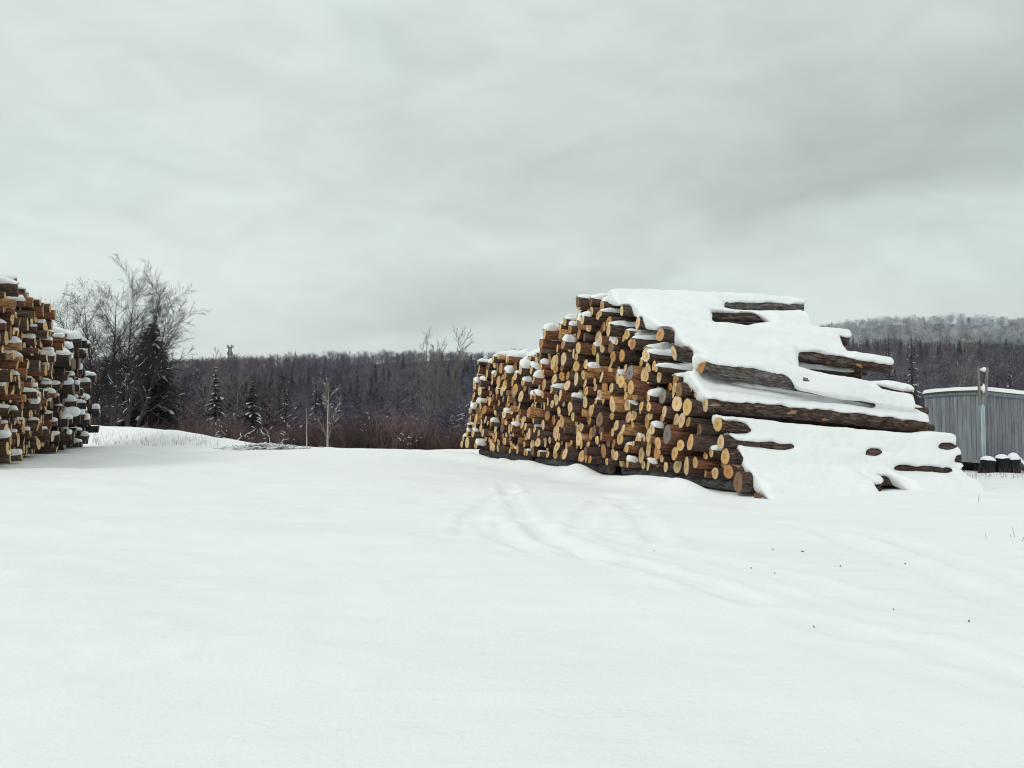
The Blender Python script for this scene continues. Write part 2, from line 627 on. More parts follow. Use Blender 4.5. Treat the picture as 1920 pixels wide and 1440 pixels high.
build_ground()

# ------------------------------------------------------------------ log piles
RNG = np.random.default_rng(7)
TONES = {'pale': (.76, .575, .34), 'golden': (.72, .49, .235), 'orange': (.54, .30, .135), 'brown': (.25, .155, .095), 'grey': (.27, .24, .22)}
LOGS = []


def pack(s0, s1, profile, floor, rmean, rsd, rng, nmax, seedfix=()):
    S, Zc, R = [c[0] for c in seedfix], [c[1] for c in seedfix], [c[2] for c in seedfix]
    fails = 0
    while len(S) < nmax and fails < 60:
        r = float(np.clip(rng.lognormal(math.log(rmean), rsd), rmean * .62, rmean * 1.7))
        cand = rng.uniform(s0 + r, s1 - r, 36)
        if S:
            a = np.asarray(S)[None, :]; zz = np.asarray(Zc)[None, :]; rr = np.asarray(R)[None, :] + r
            d = np.abs(a - cand[:, None])
            h = np.where(d < rr, zz + np.sqrt(np.maximum(rr * rr - d * d, 0)), -9).max(1)
        else:
            h = np.full(36, -9.0)
        h = np.maximum(h, floor + r)
        ok = h + r * .75 <= profile(cand)
        if not ok.any():
            fails += 1
            continue
        h = np.where(ok, h, 99)
        k = int(np.argmin(h + rng.uniform(0, .12, 36)))
        S.append(float(cand[k])); Zc.append(float(h[k])); R.append(r)
        fails = 0
    n0 = len(seedfix)
    return np.array(S[n0:]), np.array(Zc[n0:]), np.array(R[n0:])


def log_geo(P, d, L, r0, r1, rng, nseg, ns=14, bend=.03, tilt=.12, barkcol=(.06, .04, .03), tone='pale', far_tone='pale', ends=(True, True)):
    """local geometry (origin at the visible end P): bark tube and end discs"""
    d = unit(d)
    a = unit(np.cross(d, (0, 0, 1.0))); b = np.cross(a, d)
    ang = np.linspace(0, 2 * math.pi, ns, endpoint=False)
    shape = 1 + .075 * np.sin(2 * ang + rng.uniform(0, 6)) + .045 * np.sin(3 * ang + rng.uniform(0, 6))
    if rng.random() < .12: shape += .10 * np.sin(2 * ang + rng.uniform(0, 6))
    bx, bz = rng.uniform(-bend, bend, 2)
    tl0 = rng.normal(0, tilt, 2); tl1 = rng.normal(0, tilt, 2)
    V, LC = [], []
    off = rng.uniform(0, 50)
    kn = rng.uniform(.1, .9, 3)
    for i in range(nseg + 1):
        f = i / nseg
        r = r0 + (r1 - r0) * f
        rad = r * (shape + rng.normal(0, .022, ns))
        for kk in kn:
            rad = rad + r * .07 * math.exp(-((f - kk) * L / .15) ** 2)
        c, s = np.cos(ang) * rad, np.sin(ang) * rad
        ax = f * L + (tl0[0] * c + tl0[1] * s) * (1 - f) ** 8 + (tl1[0] * c + tl1[1] * s) * f ** 8
        wob = math.sin(f * math.pi)
        V.append(ax[:, None] * d + (c + bx * wob)[:, None] * a + (s + bz * wob)[:, None] * b)
        LC.append(np.stack([ax + off, c + off * .37, s], -1))
    V = np.array(V); LC = np.array(LC)
    n = nseg + 1
    idx = np.arange(n * ns).reshape(n, ns)
    nx = np.roll(idx, -1, 1)
    Q = np.stack([idx[:-1], nx[:-1], nx[1:], idx[1:]], -1).reshape(-1, 4)
    bark = (V.reshape(-1, 3), Q, np.broadcast_to(barkcol, (n * ns, 3)), LC.reshape(-1, 3))
    cuts = []
    for e, ring, lcr, tn, sg in ((0, V[0], LC[0], tone, -1), (1, V[-1], LC[-1], far_tone, 1)):
        if not ends[e]: continue
        cen = ring.mean(0)
        base = np.array(TONES[tn]) * rng.uniform(.82, 1.12) * np.array((1, rng.uniform(.94, 1.05), rng.uniform(.88, 1.08)))
        vs, ls, cs = [], [], []
        l0 = lcr - lcr.mean(0)
        for q, bul in ((1.0, .0), (.93, .012), (.5, .018)):
            vs.append(cen + (ring - cen) * q + d * sg * bul * 1.0)
            ls.append(l0 * q + (off, 0, 0))
            cs.append(np.broadcast_to(base * (.45 if q == 1.0 else 1.0), (ns, 3)))
        vs.append(cen[None] + d * sg * .02); ls.append(np.array([(off, 0, 0)])); cs.append(base[None])
        vs, ls, cs = np.concatenate(vs), np.concatenate(ls), np.concatenate(cs)
        k = np.arange(ns); k2 = (k + 1) % ns
        q = np.concatenate([np.stack([k, k2, k2 + ns, k + ns], -1), np.stack([k + ns, k2 + ns, k2 + 2 * ns, k + 2 * ns], -1)])
        tr = np.stack([k + 2 * ns, k2 + 2 * ns, np.full(ns, 3 * ns)], -1)
        if sg < 0: q, tr = q[:, ::-1], tr[:, ::-1]
        cuts.append((vs, q, tr, cs, ls))
    return dict(P=np.asarray(P, float), d=d, a=a, b=b, L=L, r0=r0, r1=r1, bark=bark, cuts=cuts, cap=None, tone=tone)


def snow_dome(lg, f0, f1, th, rng, spread=1.15):
    """an uneven cap of snow lying on the stretch f0..f1 (metres) of a log"""
    na, nc = max(9, int((f1 - f0) / .075)), 13
    u = np.linspace(0, 1, na + 1); v = np.linspace(-1, 1, nc)
    V = []
    ph = rng.uniform(0, 50)
    skew = rng.normal(0, .16)
    le = (f1 - f0)
    lim = spread * (1 + .42 * fbm(u * le * 3.2, u * 0 + ph, 3)) + skew
    lim2 = spread * (1 + .42 * fbm(u * le * 3.2, u * 0 + ph + 9, 4)) - skew
    crest_ = rng.uniform(-.3, .3)
    p0, p1 = rng.uniform(2.5, 6), rng.uniform(1.6, 4)
    for i, uu in enumerate(u):
        ends = ((1 - max(0, 1 - 2 * uu) ** p0) * (1 - max(0, 2 * uu - 1) ** p1)) ** .5
        s = f0 + le * uu
        r = lg['r0'] + (lg['r1'] - lg['r0']) * s / lg['L']
        hh = 1 + .7 * float(fbm(np.array(s * 2.2), np.array(ph), 5))
        row = []
        for vv in v:
            an = vv * (lim[i] if vv > 0 else lim2[i]) * (.62 + .38 * ends)
            w = vv - crest_ * (1 - vv * vv)
            hgt = th * hh * max(0.0, 1 - abs(w) ** 2.8) ** .62 * ends * (1 + .55 * float(fbm(np.array(s * 5.0), np.array(vv * 1.6 + ph), 6)))
            rr = r * 1.03 + hgt - .012
            row.append(lg['d'] * s + lg['a'] * (math.sin(an) * rr) + np.array((0, 0, 1.0)) * (math.cos(an) * r + hgt))
        V.append(row)
    V = np.array(V)
    n, m = V.shape[:2]
    idx = np.arange(n * m).reshape(n, m)
    Q = np.stack([idx[:-1, :-1], idx[:-1, 1:], idx[1:, 1:], idx[1:, :-1]], -1).reshape(-1, 4)
    return (V.reshape(-1, 3), Q)


def bark_colour(rng, old=False):
    u = rng.random()
    if old: base = np.array((.040, .033, .032)) if u < .75 else np.array((.075, .05, .04))
    elif u < .46: base = np.array((.064, .042, .036))
    elif u < .70: base = np.array((.078, .060, .052))
    elif u < .91: base = np.array((.135, .066, .042))
    else: base = np.array((.33, .20, .105))
    return tuple(base * rng.uniform(.75, 1.3) * (np.array((1.55, 1.38, 1.25)) if not old else 1.1))


def tone_pick(rng, old=False):
    if old: return str(rng.choice(['brown', 'grey', 'orange', 'pale'], p=[.50, .38, .08, .04]))
    return str(rng.choice(['pale', 'golden', 'orange', 'brown', 'grey'], p=[.45, .31, .13, .09, .02]))


def add_pile(tagname, O, et, ea, s0, s1, profile, floor, rmean, L, rng, pitch, nmax, off_sd=.2, capp=None, old=False, drop=None, twist=None):
    S, Zc, R = pack(s0, s1, profile, floor, rmean, .29, rng, nmax)
    offs = rng.normal(0, off_sd, len(S)) + .55 * off_sd * fbm(S * .9, Zc * .9, 61) * 2.2
    offs = np.clip(offs, -2.4 * off_sd, 2.2 * off_sd)
    if drop is not None:
        keep = ~drop(S, Zc, rng)
        S, Zc, R, offs = S[keep], Zc[keep], R[keep], offs[keep]
    for i in range(len(S)):
        pt = pitch(S[i], Zc[i]) + rng.normal(0, .012)
        yaw = rng.normal(0, .03) + (twist(S[i]) if twist else 0)
        e = np.array((ea[0] * math.cos(yaw) - ea[1] * math.sin(yaw), ea[0] * math.sin(yaw) + ea[1] * math.cos(yaw), math.tan(pt)))
        e = unit(e)
        P = np.array((*(O + et * S[i]), Zc[i])) - e * offs[i]
        ll = L + rng.uniform(-.35, .35)
        lg = log_geo(P, e, ll, R[i] * rng.uniform(.96, 1.0), R[i] * rng.uniform(.88, .98), rng, 7, 13, .02, .085, (bark_colour(rng, old) if not (tagname == 'big' and S[i] < 5.5 and Zc[i] > profile(S[i]) - .7) else (.085, .056, .044)), tone_pick(rng, old), tone_pick(rng, old))
        # how much of the top of this log sticks out past the logs lying on it?
        above = (np.abs(S - S[i]) < (R + R[i]) * .72) & (Zc > Zc[i] + .3 * R[i]) & (Zc < Zc[i] + (R + R[i]) * 1.5)
        if not above.any():
            f1 = ll * .97; thick = (.26 if old else .17) * rng.uniform(.75, 1.2)
        else:
            f1 = offs[i] - offs[above].max(); thick = min(.15, .03 + .22 * f1) * (1.5 if old else 1)
            # a log jutting out anywhere higher up shelters this one
            hi = (np.abs(S - S[i]) < R + R[i] * .5) & (Zc > Zc[i] + R[i])
            shelter = (offs[hi].max() if hi.any() else -9) - offs[i]
            if shelter > .12: thick *= .55
        if tagname == 'big' and S[i] > 4.6 and Zc[i] > profile(S[i]) - 1.3: thick *= 1.7 if above.any() else (.8 if S[i] < 7 else 1.25)
        if f1 > .15 and (not above.any() or rng.random() < capp(S[i], Zc[i])):
            lg['cap'] = snow_dome(lg, -.03, f1 + .03, thick, rng, rng.uniform(.95, 1.25))
        lg.update(pile=tagname, s=S[i], z=Zc[i], off=offs[i], free=not above.any())
        LOGS.append(lg)


# --- the big pile on the right
ET = (PILE_B - PILE_A) / np.linalg.norm(PILE_B - PILE_A)
EA = unit((.966, .26))


def face_s(px):
    k = (px - 960) / F
    return (PILE_A[0] - k * PILE_A[1]) / (k * ET[1] - ET[0])


SLOPE = [  # left end (px, py), right end (px, py), radius, stretches where the bark shows (px), label
    ((1150, 562), (1502, 578), .150, [(1338, 1512)], "topmost snow capped log of the big pile with bare grey bark at its end"),
    ((1166, 583), (1497, 597), .135, [(1312, 1436)], "dark log directly under the topmost log of the big pile"),
    ((1196, 606), (1587, 638), .150, [(1546, 1592)], "log just above the long dark strip, only its short blunt end showing bark"),
    ((1238, 628), (1665, 690), .165, [(1470, 1670)], "snowy log showing a long black strip of bark high on the slope's far side"),
    ((1264, 662), (1704, 742), .150, [(1604, 1708)], "snowy log with thin dark strip and tan broken end beside the forest"),
    ((1316, 686), (1700, 757), .175, [(1305, 1490)], "grey barked log high on the slope, bare at its cut end then sinking into snow"),
    ((1299, 722), (1712, 783), .150, [(1296, 1300)], "log with a thick smooth loaf of snow right under the bare grey log"),
    ((1322, 757), (1731, 799), .185, [(1316, 1740)], "long log with rough bark bare from end to end across the snow slope"),
    ((1346, 795), (1783, 838), .165, [(1342, 1418), (1738, 1790)], "log below the fully bare one, bark showing only in a short wedge"),
    ((1352, 829), (1792, 860), .165, [(1368, 1506), (1605, 1655), (1770, 1800)], "log with a ragged dark strip of bark in the low snow slope"),
    ((1360, 856), (1795, 884), .175, [(1652, 1800)], "low log with a dark strip and split pale wood at its far end"),
    ((1366, 884), (1801, 905), .155, [(1600, 1680)], "lowest long log nearly buried, a thin dark strip of bark showing"),
    ((1384, 905), (1640, 912), .205, [(1380, 1412), (1607, 1644)], "short thick log at the pile's front foot with a rough brown end"),
]
BLANKET = []
rngS = np.random.default_rng(21)
for (pl, pr, r, exps, lab) in SLOPE:
    s = face_s(pl[0])
    xy = PILE_A + ET * s
    Pl = at(pl[0], pl[1], xy[1])
    # along the log's heading until the right-hand pixel column
    k = (pr[0] - 960) / F
    yawd = unit(np.array((.980, .20)) + rngS.normal(0, .010, 2))
    Lh = (k * Pl[1] - Pl[0]) / (yawd[0] - k * yawd[1])
    Pr2 = Pl[:2] + yawd * Lh
    Pr = at(pr[0], pr[1], Pr2[1])
    d = Pr - Pl
    L = float(np.linalg.norm(d))
    col = (.098, .066, .056) if len(BLANKET) not in (0, 5) else (.16, .14, .135)
    lg = log_geo(Pl, d, L, r, r * .93, rngS, 34, 18, .03, .10, col, ['golden', 'pale', 'pale', 'orange', 'pale', 'orange', 'pale', 'pale', 'golden', 'pale', 'golden', 'orange', 'brown'][len(BLANKET)], 'orange')
    lg.update(pile='slope', s=s, z=float(Pl[2]), off=0, free=True, label=lab)
    # fraction along the log of a pixel column
    ff = []
    for (e0, e1) in exps:
        tt = np.linspace(0, 1, 200)
        pp = to_px(Pl + d * tt[:, None])[0]
        ff.append((float(np.interp(e0, pp, tt, left=-.1)), float(np.interp(e1, pp, tt, right=1.1))))
    BLANKET.append((Pl, d, L, r, ff))
    LOGS.append(lg)

sl_s = np.array([b['s'] for b in LOGS]); sl_z = np.array([b['z'] for b in LOGS])
order = np.argsort(sl_s)
PROF_S = np.concatenate([[-.3], sl_s[order] + .24, [5.4, 7.0, 7.2, 7.5, 8.1, 8.4, 9.1, 9.6, 11.2, 12.7, 14.3, 15.3, 16.0, 16.4]])
PROF_Z = np.concatenate([[0], np.maximum.accumulate(sl_z[order]) - .28, [4.74, 4.86, 4.80, 4.45, 4.3, 4.0, 3.65, 3.45, 3.45, 3.75, 3.5, 2.4, 1.0, .5]])
big_profile = lambda s: np.interp(s, PROF_S, PROF_Z)
add_pile('big', PILE_A, ET, EA, .15, 16.5, big_profile, .24, .127, 5.6, np.random.default_rng(3),
         lambda s, z: np.interp(z, [0, 2, 3.6, 4.8], [-.085, -.10, -.06, -.015]), 1300, .165,
         lambda s, z: .25 + .7 * (z > big_profile(s) - 1.4) * (s > 4.5) + .15 * (s > 8), twist=lambda s: np.interp(s, [0, 16], [-.07, .075]))

# --- the two piles on the left
PL0, PLE, PLA = np.array((-16.5, 24.9)), unit((-.34, .94)), unit((-.92, -.39))
add_pile('left', PL0, PLE, PLA, -3.0, 7.0, lambda s: np.interp(s, [-3, 2.3, 2.7, 4.6, 5.3, 6.0, 6.5, 7.0], [6.5, 6.6, 6.4, 6.3, 5.9, 5.6, 5.2, 4.9]),
           .05, .140, 5.0, np.random.default_rng(5), lambda s, z: 0.0, 560, .25, lambda s, z: .5)
PL2, PLE2 = PL0 + PLE * 7.7 + np.array((-.2, 0)), unit((-.36, .93))
add_pile('dark', PL2, PLE2, PLA, 0, 10.6, lambda s: np.interp(s, [0, 2, 5, 7, 8.3, 9.3, 10.2, 10.6], [5.0, 5.2, 5.1, 4.8, 4.2, 3.1, 2.0, 1.1]),
         -.05, .175, 4.6, np.random.default_rng(9), lambda s, z: 0.0, 360, .36, lambda s, z: .85, True)

# --- runner logs under the big pile
rngK = np.random.default_rng(33)
for a0 in (.35, 3.6):
    for k in range(3):
        st = .3 + k * 5.3
        xy = PILE_A + ET * st + EA * a0
        lg = log_geo((xy[0], xy[1], .10), (ET[0], ET[1], 0.0), 4.6, .125, .11, rngK, 9, 14, .03, .1, (.10, .098, .10), 'grey', 'grey')
        lg.update(pile='runner', s=st, z=.14, off=0, free=False)
        LOGS.append(lg)


# --- snow blanket over the stepped end of the big pile
def blanket():
    mb = MB()
    rng = np.random.default_rng(77)
    hdir = np.array((-ET[0], -ET[1], 0.0))          # outwards, towards the viewer's side
    hdir = hdir - EA[0] * 0
    n = len(BLANKET)
    for k, (P, d, L, r, ff) in enumerate(BLANKET):
        ns = 64
        S = np.linspace(0, 1, ns)
        dn = d / L
        hd = unit(hdir - dn * np.dot(hdir, dn))
        th0 = rng.uniform(.15, .24)
        th = th0 * (1 + .35 * fbm(S * L * .7, S * 0 + k * 3.1, 71)) * (1 - .25 * (np.abs(2 * S - 1)) ** 6)
        ex = np.zeros(ns)
        for (a, b) in ff:
            ex = np.maximum(ex, (sstep(a - .01, a + min(.055, .3 * (b - a)), S) if a > .04 else 1.0) * (sstep(b + .01, b - min(.075, .35 * (b - a)), S) if b < .96 else 1.0))
        rough = fbm(S * L * 3.0, S * 0 + k, 72)
        pxs = to_px(P + d * S[:, None])[0]
        cut = np.zeros(ns)
        for j in (k - 1,):
            if j >= 0:
                for (a, b) in SLOPE[j][3]:
                    cut = np.maximum(cut, sstep(a - 6, a + min(30, .3 * (b - a)), pxs) * sstep(b + 10, b - min(40, .35 * (b - a)), pxs))
        th = th * (1 - .80 * cut)
        rough = rough + .55 * fbm(S * L * 8.0, S * 0 + k + 40, 73, 2)
        rings = []
        for i in range(ns):
            c = P + d * S[i]
            # where does the next log below lie, seen from here?
            best = None
            if k + 1 < n:
                for j in range(k + 1, min(n, k + 3)):
                    Pn, dn2, Ln, rn, _ = BLANKET[j]
                    tt = np.dot(c - Pn, dn2) / (Ln * Ln)
                    if -.05 <= tt <= 1.04:
                        q = Pn + dn2 * np.clip(tt, 0, 1)
                        best = (float(np.dot(q - c, hd)), float(q[2] - c[2]), rn)
                        break
            if best is None:
                best = (.75, -c[2] - .25, .1)
            dh, dz, rn = best
            dh = max(dh, .02)
            t = th[i]; e = ex[i]
            bx, bz = dh + .02, dz + rn + t * .5
            bx = max(bx, r + .05)
            if bz > -.05: bz = -.05
            brow_e = (r + .045 + .03 * rough[i], r * .66 + .09 * rough[i])
            brow_c = (max(r * 1.28, bx * .75), max(.2 * r, bz * .35 + r * .35))
            low_e = (r * .93, r * (.50 + .36 * rough[i]))
            low_c = (bx + .05, bz - .06)
            in_e = (.0, r * .3)
            in_c = (bx * .6, dz * .6)
            lerp = lambda A, B: (A[0] * (1 - e) + B[0] * e, A[1] * (1 - e) + B[1] * e)
            pts = [(-.42, -.05), (-.42, r + t * .75), (-.18, r + t * .98), (r * .35, r * .95 + t * .92), (r * .85, r * .78 + t * .62),
                   lerp(brow_c, brow_e), lerp(low_c, low_e), lerp(in_c, in_e)]
            # rounded noses at both ends
            ext = 0.0
            sc = 1.0
            rings.append((c, pts, hd))
        RV = []
        S0 = [.0, .05, .02, .06, .075, .0, .0, .0, .015, .035, .05, .06, .09][k]
        if S0: rings = [rg for rg, q in zip(rings, S) if q >= S0]
        nose = [(-.085, .55), (-.06, .8), (-.02, .93)]
        seq = [(rings[0], o, q) for (o, q) in nose] + [(rg, 0.0, 1.0) for rg in rings] + [(rings[-1], -o, q) for (o, q) in reversed(nose)]
        for (c, pts, hd2), o, q in seq:
            top = (0, r + th0 * .5)
            RV.append([c + dn * o + hd2 * (top[0] + (a - top[0]) * q) + np.array((0, 0, 1.0)) * (top[1] + (b - top[1]) * q) for (a, b) in pts])
        RV = np.array(RV)
        m, w = RV.shape[:2]
        idx = np.arange(m * w).reshape(m, w)
        nx = np.roll(idx, -1, 1)
        Q = np.stack([idx[:-1], idx[1:], nx[1:], nx[:-1]], -1).reshape(-1, 4)
        c0, c1 = RV[0].mean(0), RV[-1].mean(0)
        V = np.concatenate([RV.reshape(-1, 3), [c0, c1]])
        k0 = np.arange(w)
        T = np.concatenate([np.stack([idx[0], nx[0], np.full(w, m * w)], -1), np.stack([nx[-1], idx[-1], np.full(w, m * w + 1)], -1)])
        mb.add(V, T, Q)
    o = mb.build("snow_blanket", M['snow'], smooth=True)
    rm = o.modifiers.new("join", 'REMESH')
    rm.mode = 'VOXEL'; rm.voxel_size = .033; rm.use_smooth_shade = True
    sm = o.modifiers.new("soften", 'SMOOTH')
    sm.factor = .5; sm.iterations = 5
    dg = bpy.context.evaluated_depsgraph_get()
    me = bpy.data.meshes.new_from_object(o.evaluated_get(dg))
    o.modifiers.clear()
    o.data = me
    nv = len(me.vertices)
    co = np.empty(nv * 3, np.float32); me.vertices.foreach_get("co", co)
    no = np.empty(nv * 3, np.float32); me.vertices.foreach_get("normal", no)
    co, no = co.reshape(-1, 3), no.reshape(-1, 3)
    amp = .006 * fbm(co[:, 0] * 13, co[:, 2] * 14 + co[:, 1] * 5, 85, 2) + .06 * fbm(co[:, 0] * 1.1, co[:, 2] * 2.2 + co[:, 1], 81, 3) + .012 * fbm(co[:, 0] * 5, co[:, 2] * 6 + co[:, 1] * 3, 83, 3)
    co = co + no * amp[:, None]
    me.vertices.foreach_set("co", co.ravel())
    me.polygons.foreach_set("use_smooth", np.ones(len(me.polygons), bool))
    me.update()
    tag(o, "thick smooth snow draped over the stepped front end of the big log pile", "snow", kind='stuff')
    return o


SNOWB = blanket()


# --- which logs does the picture show largest?
def visible_counts():
    V, polys, owner, n = [], [], [], 0
    for i, lg in enumerate(LOGS):
        pcs = [(lg['bark'][0], [lg['bark'][1]])] + [(c[0], [c[1], c[2]]) for c in lg['cuts']]
        if lg['cap'] is not None: pcs.append((lg['cap'][0], [lg['cap'][1]]))
        for v, fs in pcs:
            V.append(v + lg['P'])
            for f in fs:
                polys.extend((f + n).tolist()); owner.extend([i] * len(f))
            n += len(v)
    me = SNOWB.data
    co = np.empty(len(me.vertices) * 3, np.float32); me.vertices.foreach_get("co", co)
    V.append(co.reshape(-1, 3))
    for p in me.polygons:
        polys.append([q + n for q in p.vertices]); owner.append(-1)
    n += len(me.vertices)
    gx, gy = np.meshgrid(np.linspace(-25, 12, 90), np.linspace(4, 48, 110))
    G = np.stack([gx, gy, terrain(gx, gy)], -1)
    idx = np.arange(gx.size).reshape(gx.shape) + n
    q = np.stack([idx[:-1, :-1], idx[:-1, 1:], idx[1:, 1:], idx[1:, :-1]], -1).reshape(-1, 4).tolist()
    V.append(G.reshape(-1, 3)); polys.extend(q); owner.extend([-1] * len(q))
    V = np.concatenate(V)
    bvh = BVHTree.FromPolygons(V.tolist(), polys, all_triangles=False)
    cnt = np.zeros(len(LOGS), int)
    hitpx = np.zeros((len(LOGS), 2))
    org = Vector((0, 0, EYE))
    for (x0, x1, y0, y1) in ((862, 1420, 536, 935), (1420, 1812, 536, 935), (0, 190, 505, 880)):
        for px in np.arange(x0, x1, 2.0):
            for py in np.arange(y0, y1, 2.0):
                r = ray(px, py)
                h = bvh.ray_cast(org, Vector(r))
                if h[2] is not None:
                    o = owner[h[2]]
                    if o >= 0:
                        cnt[o] += 1
                        hitpx[o] += (px, py)
    return cnt, hitpx / np.maximum(cnt, 1)[:, None]


CNT, HIT = visible_counts()
rank = np.argsort(-(CNT + 100000 * np.array([lg['pile'] == 'slope' for lg in LOGS])))
CHOSEN = [int(i) for i in rank[:300] if CNT[i] > 0]

# --- wording: size, colour and snow of the log, then where in its pile it lies
GROUPS = {'big': "logs in the big pile", 'slope': "logs in the big pile", 'left': "logs in the tall pile", 'dark': "logs in the dark pile", 'runner': "runner logs under the big pile"}


def zone(lg):
    p, s, z = lg['pile'], lg['s'], lg['z']
    px, py = HIT[lg['i']]
    if p == 'big':
        h = "at foot" if z < .75 else "low" if z < 1.5 else "halfway up" if z < 2.4 else "high" if z < 3.4 else "near top"
        x = ("by snow slope" if s < 1.7 else "before peak" if s < 3.3 else "under peak" if s < 5.2 else "past peak" if s < 7.2 else
             "on stepped shoulder" if s < 9.0 else "in dip" if s < 11.6 else "on far hump" if s < 13.6 else "at far end")
        return f"{h} {x} of big pile"
    if p == 'left':
        h = "at foot" if z < .8 else "low" if z < 1.8 else "halfway up" if z < 3.2 else "high" if z < 4.6 else "near top"
        x = "by picture's edge" if px < 30 else "midway along" if px < 58 else "beside dark pile"
        return f"{h} {x} in tall pile"
    if p == 'dark':
        h = "at foot" if z < .8 else "low" if z < 1.8 else "halfway up" if z < 3.0 else "high" if z < 4.2 else "on top"
        x = "beside tall pile" if px < 110 else "in middle" if px < 145 else "at forest end"
        return f"{h} {x} of dark pile"
    return "under the big pile"


def describe(lg):
    r = lg['r0']
    size = "thick" if r > .165 else "slim" if r < .115 else "medium"
    sn = "snowcapped" if lg['cap'] is not None else "bare-topped"
    if lg['pile'] == 'runner': return f"{size} grey runner log"
    return f"{size} {lg['tone']}-ended {sn} " + ("jutting log" if lg['off'] > .3 else "log")


for i, lg in enumerate(LOGS): lg['i'] = i
buckets = {}
for i in CHOSEN:
    lg = LOGS[i]
    if 'label' not in lg:
        lg['label'] = f"{describe(lg)} {zone(lg)}"
        buckets.setdefault(lg['label'], []).append(i)
for base, mem in buckets.items():
    if len(mem) < 2: continue
    xs, ys = HIT[mem, 0], HIT[mem, 1]
    byx = np.ptp(xs) >= np.ptp(ys)
    mem = sorted(mem, key=lambda q: HIT[q, 0] if byx else HIT[q, 1])
    words = {2: ["left", "right"] if byx else ["upper", "lower"], 3: ["left", "middle", "right"] if byx else ["upper", "middle", "lower"]}.get(len(mem))
    if words is None:
        ordn = ["first", "second", "third", "fourth", "fifth", "sixth", "seventh", "eighth", "ninth", "tenth"]
        words = [ordn[min(k, 9)] + (" from left" if byx else " from top") for k in range(len(mem))]
    for w, q in zip(words, mem):
        LOGS[q]['label'] = w + " " + base

rest = MB()
for i, lg in enumerate(LOGS):
    if i in set(CHOSEN[:0]): pass
CH = set(CHOSEN)
NAMES = []
for i, lg in enumerate(LOGS):
    P = lg['P']
    v, q, c, l = lg['bark']
    if i in CH:
        o = mesh_np("log", v, [q], [M['rough' if lg['pile'] == 'slope' else 'bark']], None, c, l, True, None, P)
        tag(o, lg['label'], "log", GROUPS[lg['pile']])
        for (cv, cq, ct, cc, cl) in lg['cuts']:
            mesh_np("cut_end", cv, [cq, ct], [M['cut']], None, cc, cl, False, o)
        if lg['cap'] is not None:
            mesh_np("snow_cap", lg['cap'][0], [lg['cap'][1]], [M['snow']], smooth=True, parent=o)
    else:
        rest.add(v + P, None, q, 0, c, l)
        for (cv, cq, ct, cc, cl) in lg['cuts']:
            rest.add(cv + P, ct, cq, 1, cc, cl)
        if lg['cap'] is not None:
            rest.add(lg['cap'][0] + P, None, lg['cap'][1], 2)
ro = rest.build("stacked_logs", [M['bark'], M['cut'], M['snow']], smooth=True)
tag(ro, "remaining small and half hidden logs filling the snowy log piles", "log", kind='stuff')
print("LOGS", len(LOGS), "in view", int((CNT > 0).sum()), "chosen", len(CH), "min area", min(CNT[i] for i in CHOSEN))


# ------------------------------------------------------------------ trees
def grow(rng, H, r0, levels, stems=1, spread=.35, nside=3, curl=.10, up=.06, kids=(9, 6, 4), ratio=(.5, .5, .5), ang=.7, start=.25, seg=.5, lean=(0, 0), lmin=.25):
    """strokes of a bare tree: list of p0, p1, r0, r1, level"""
    out = []
    st = []
    for k in range(stems):
        a = rng.uniform(0, 6.28)
        d = unit((math.cos(a) * spread * rng.uniform(.4, 1) * (stems > 1) + lean[0], math.sin(a) * spread * rng.uniform(.4, 1) * (stems > 1) + lean[1], 1))
        off = np.array((math.cos(a), math.sin(a), 0)) * (.15 * (stems > 1))
        st.append((off, d, H * rng.uniform(.82, 1.0), r0 * rng.uniform(.7, 1), 0))
    while st:
        p, d, L, r, lv = st.pop()
        n = max(2, int(L / (seg if lv < 2 else seg * .7)))
        pts = [p]; rad = [r]; ds = []
        for i in range(n):
            d = unit(d + rng.normal(0, curl, 3) + np.array((0, 0, up)))
            ds.append(d)
            p = p + d * (L / n)
            pts.append(p); rad.append(max(r * (1 - (i + 1) / n) ** .8, .004))
        for i in range(n):
            out.append((pts[i], pts[i + 1], rad[i], rad[i + 1], lv))
        if lv + 1 <= levels:
            m = kids[min(lv, len(kids) - 1)]
            for q in range(m):
                f = start + (1 - start) * (q + rng.random()) / m if lv == 0 else .12 + .85 * (q + rng.random()) / m
                i = min(n - 1, int(f * n))
                b = pts[i] + (pts[i + 1] - pts[i]) * (f * n - i)
                a = rng.uniform(0, 6.28)
                side = unit(np.cross(ds[i], unit(rng.normal(0, 1, 3))))
                ad = ang * rng.uniform(.7, 1.25)
                dd = unit(ds[i] * math.cos(ad) + side * math.sin(ad))
                ll = L * ratio[min(lv, len(ratio) - 1)] * (1 - .55 * f) * rng.uniform(.7, 1.2)
                if ll > lmin:
                    st.append((b, dd, ll, max(rad[i] * .55, .005), lv + 1))
    P0 = np.array([o[0] for o in out]); P1 = np.array([o[1] for o in out])
    return P0, P1, np.array([o[2] for o in out]), np.array([o[3] for o in out]), np.array([o[4] for o in out])


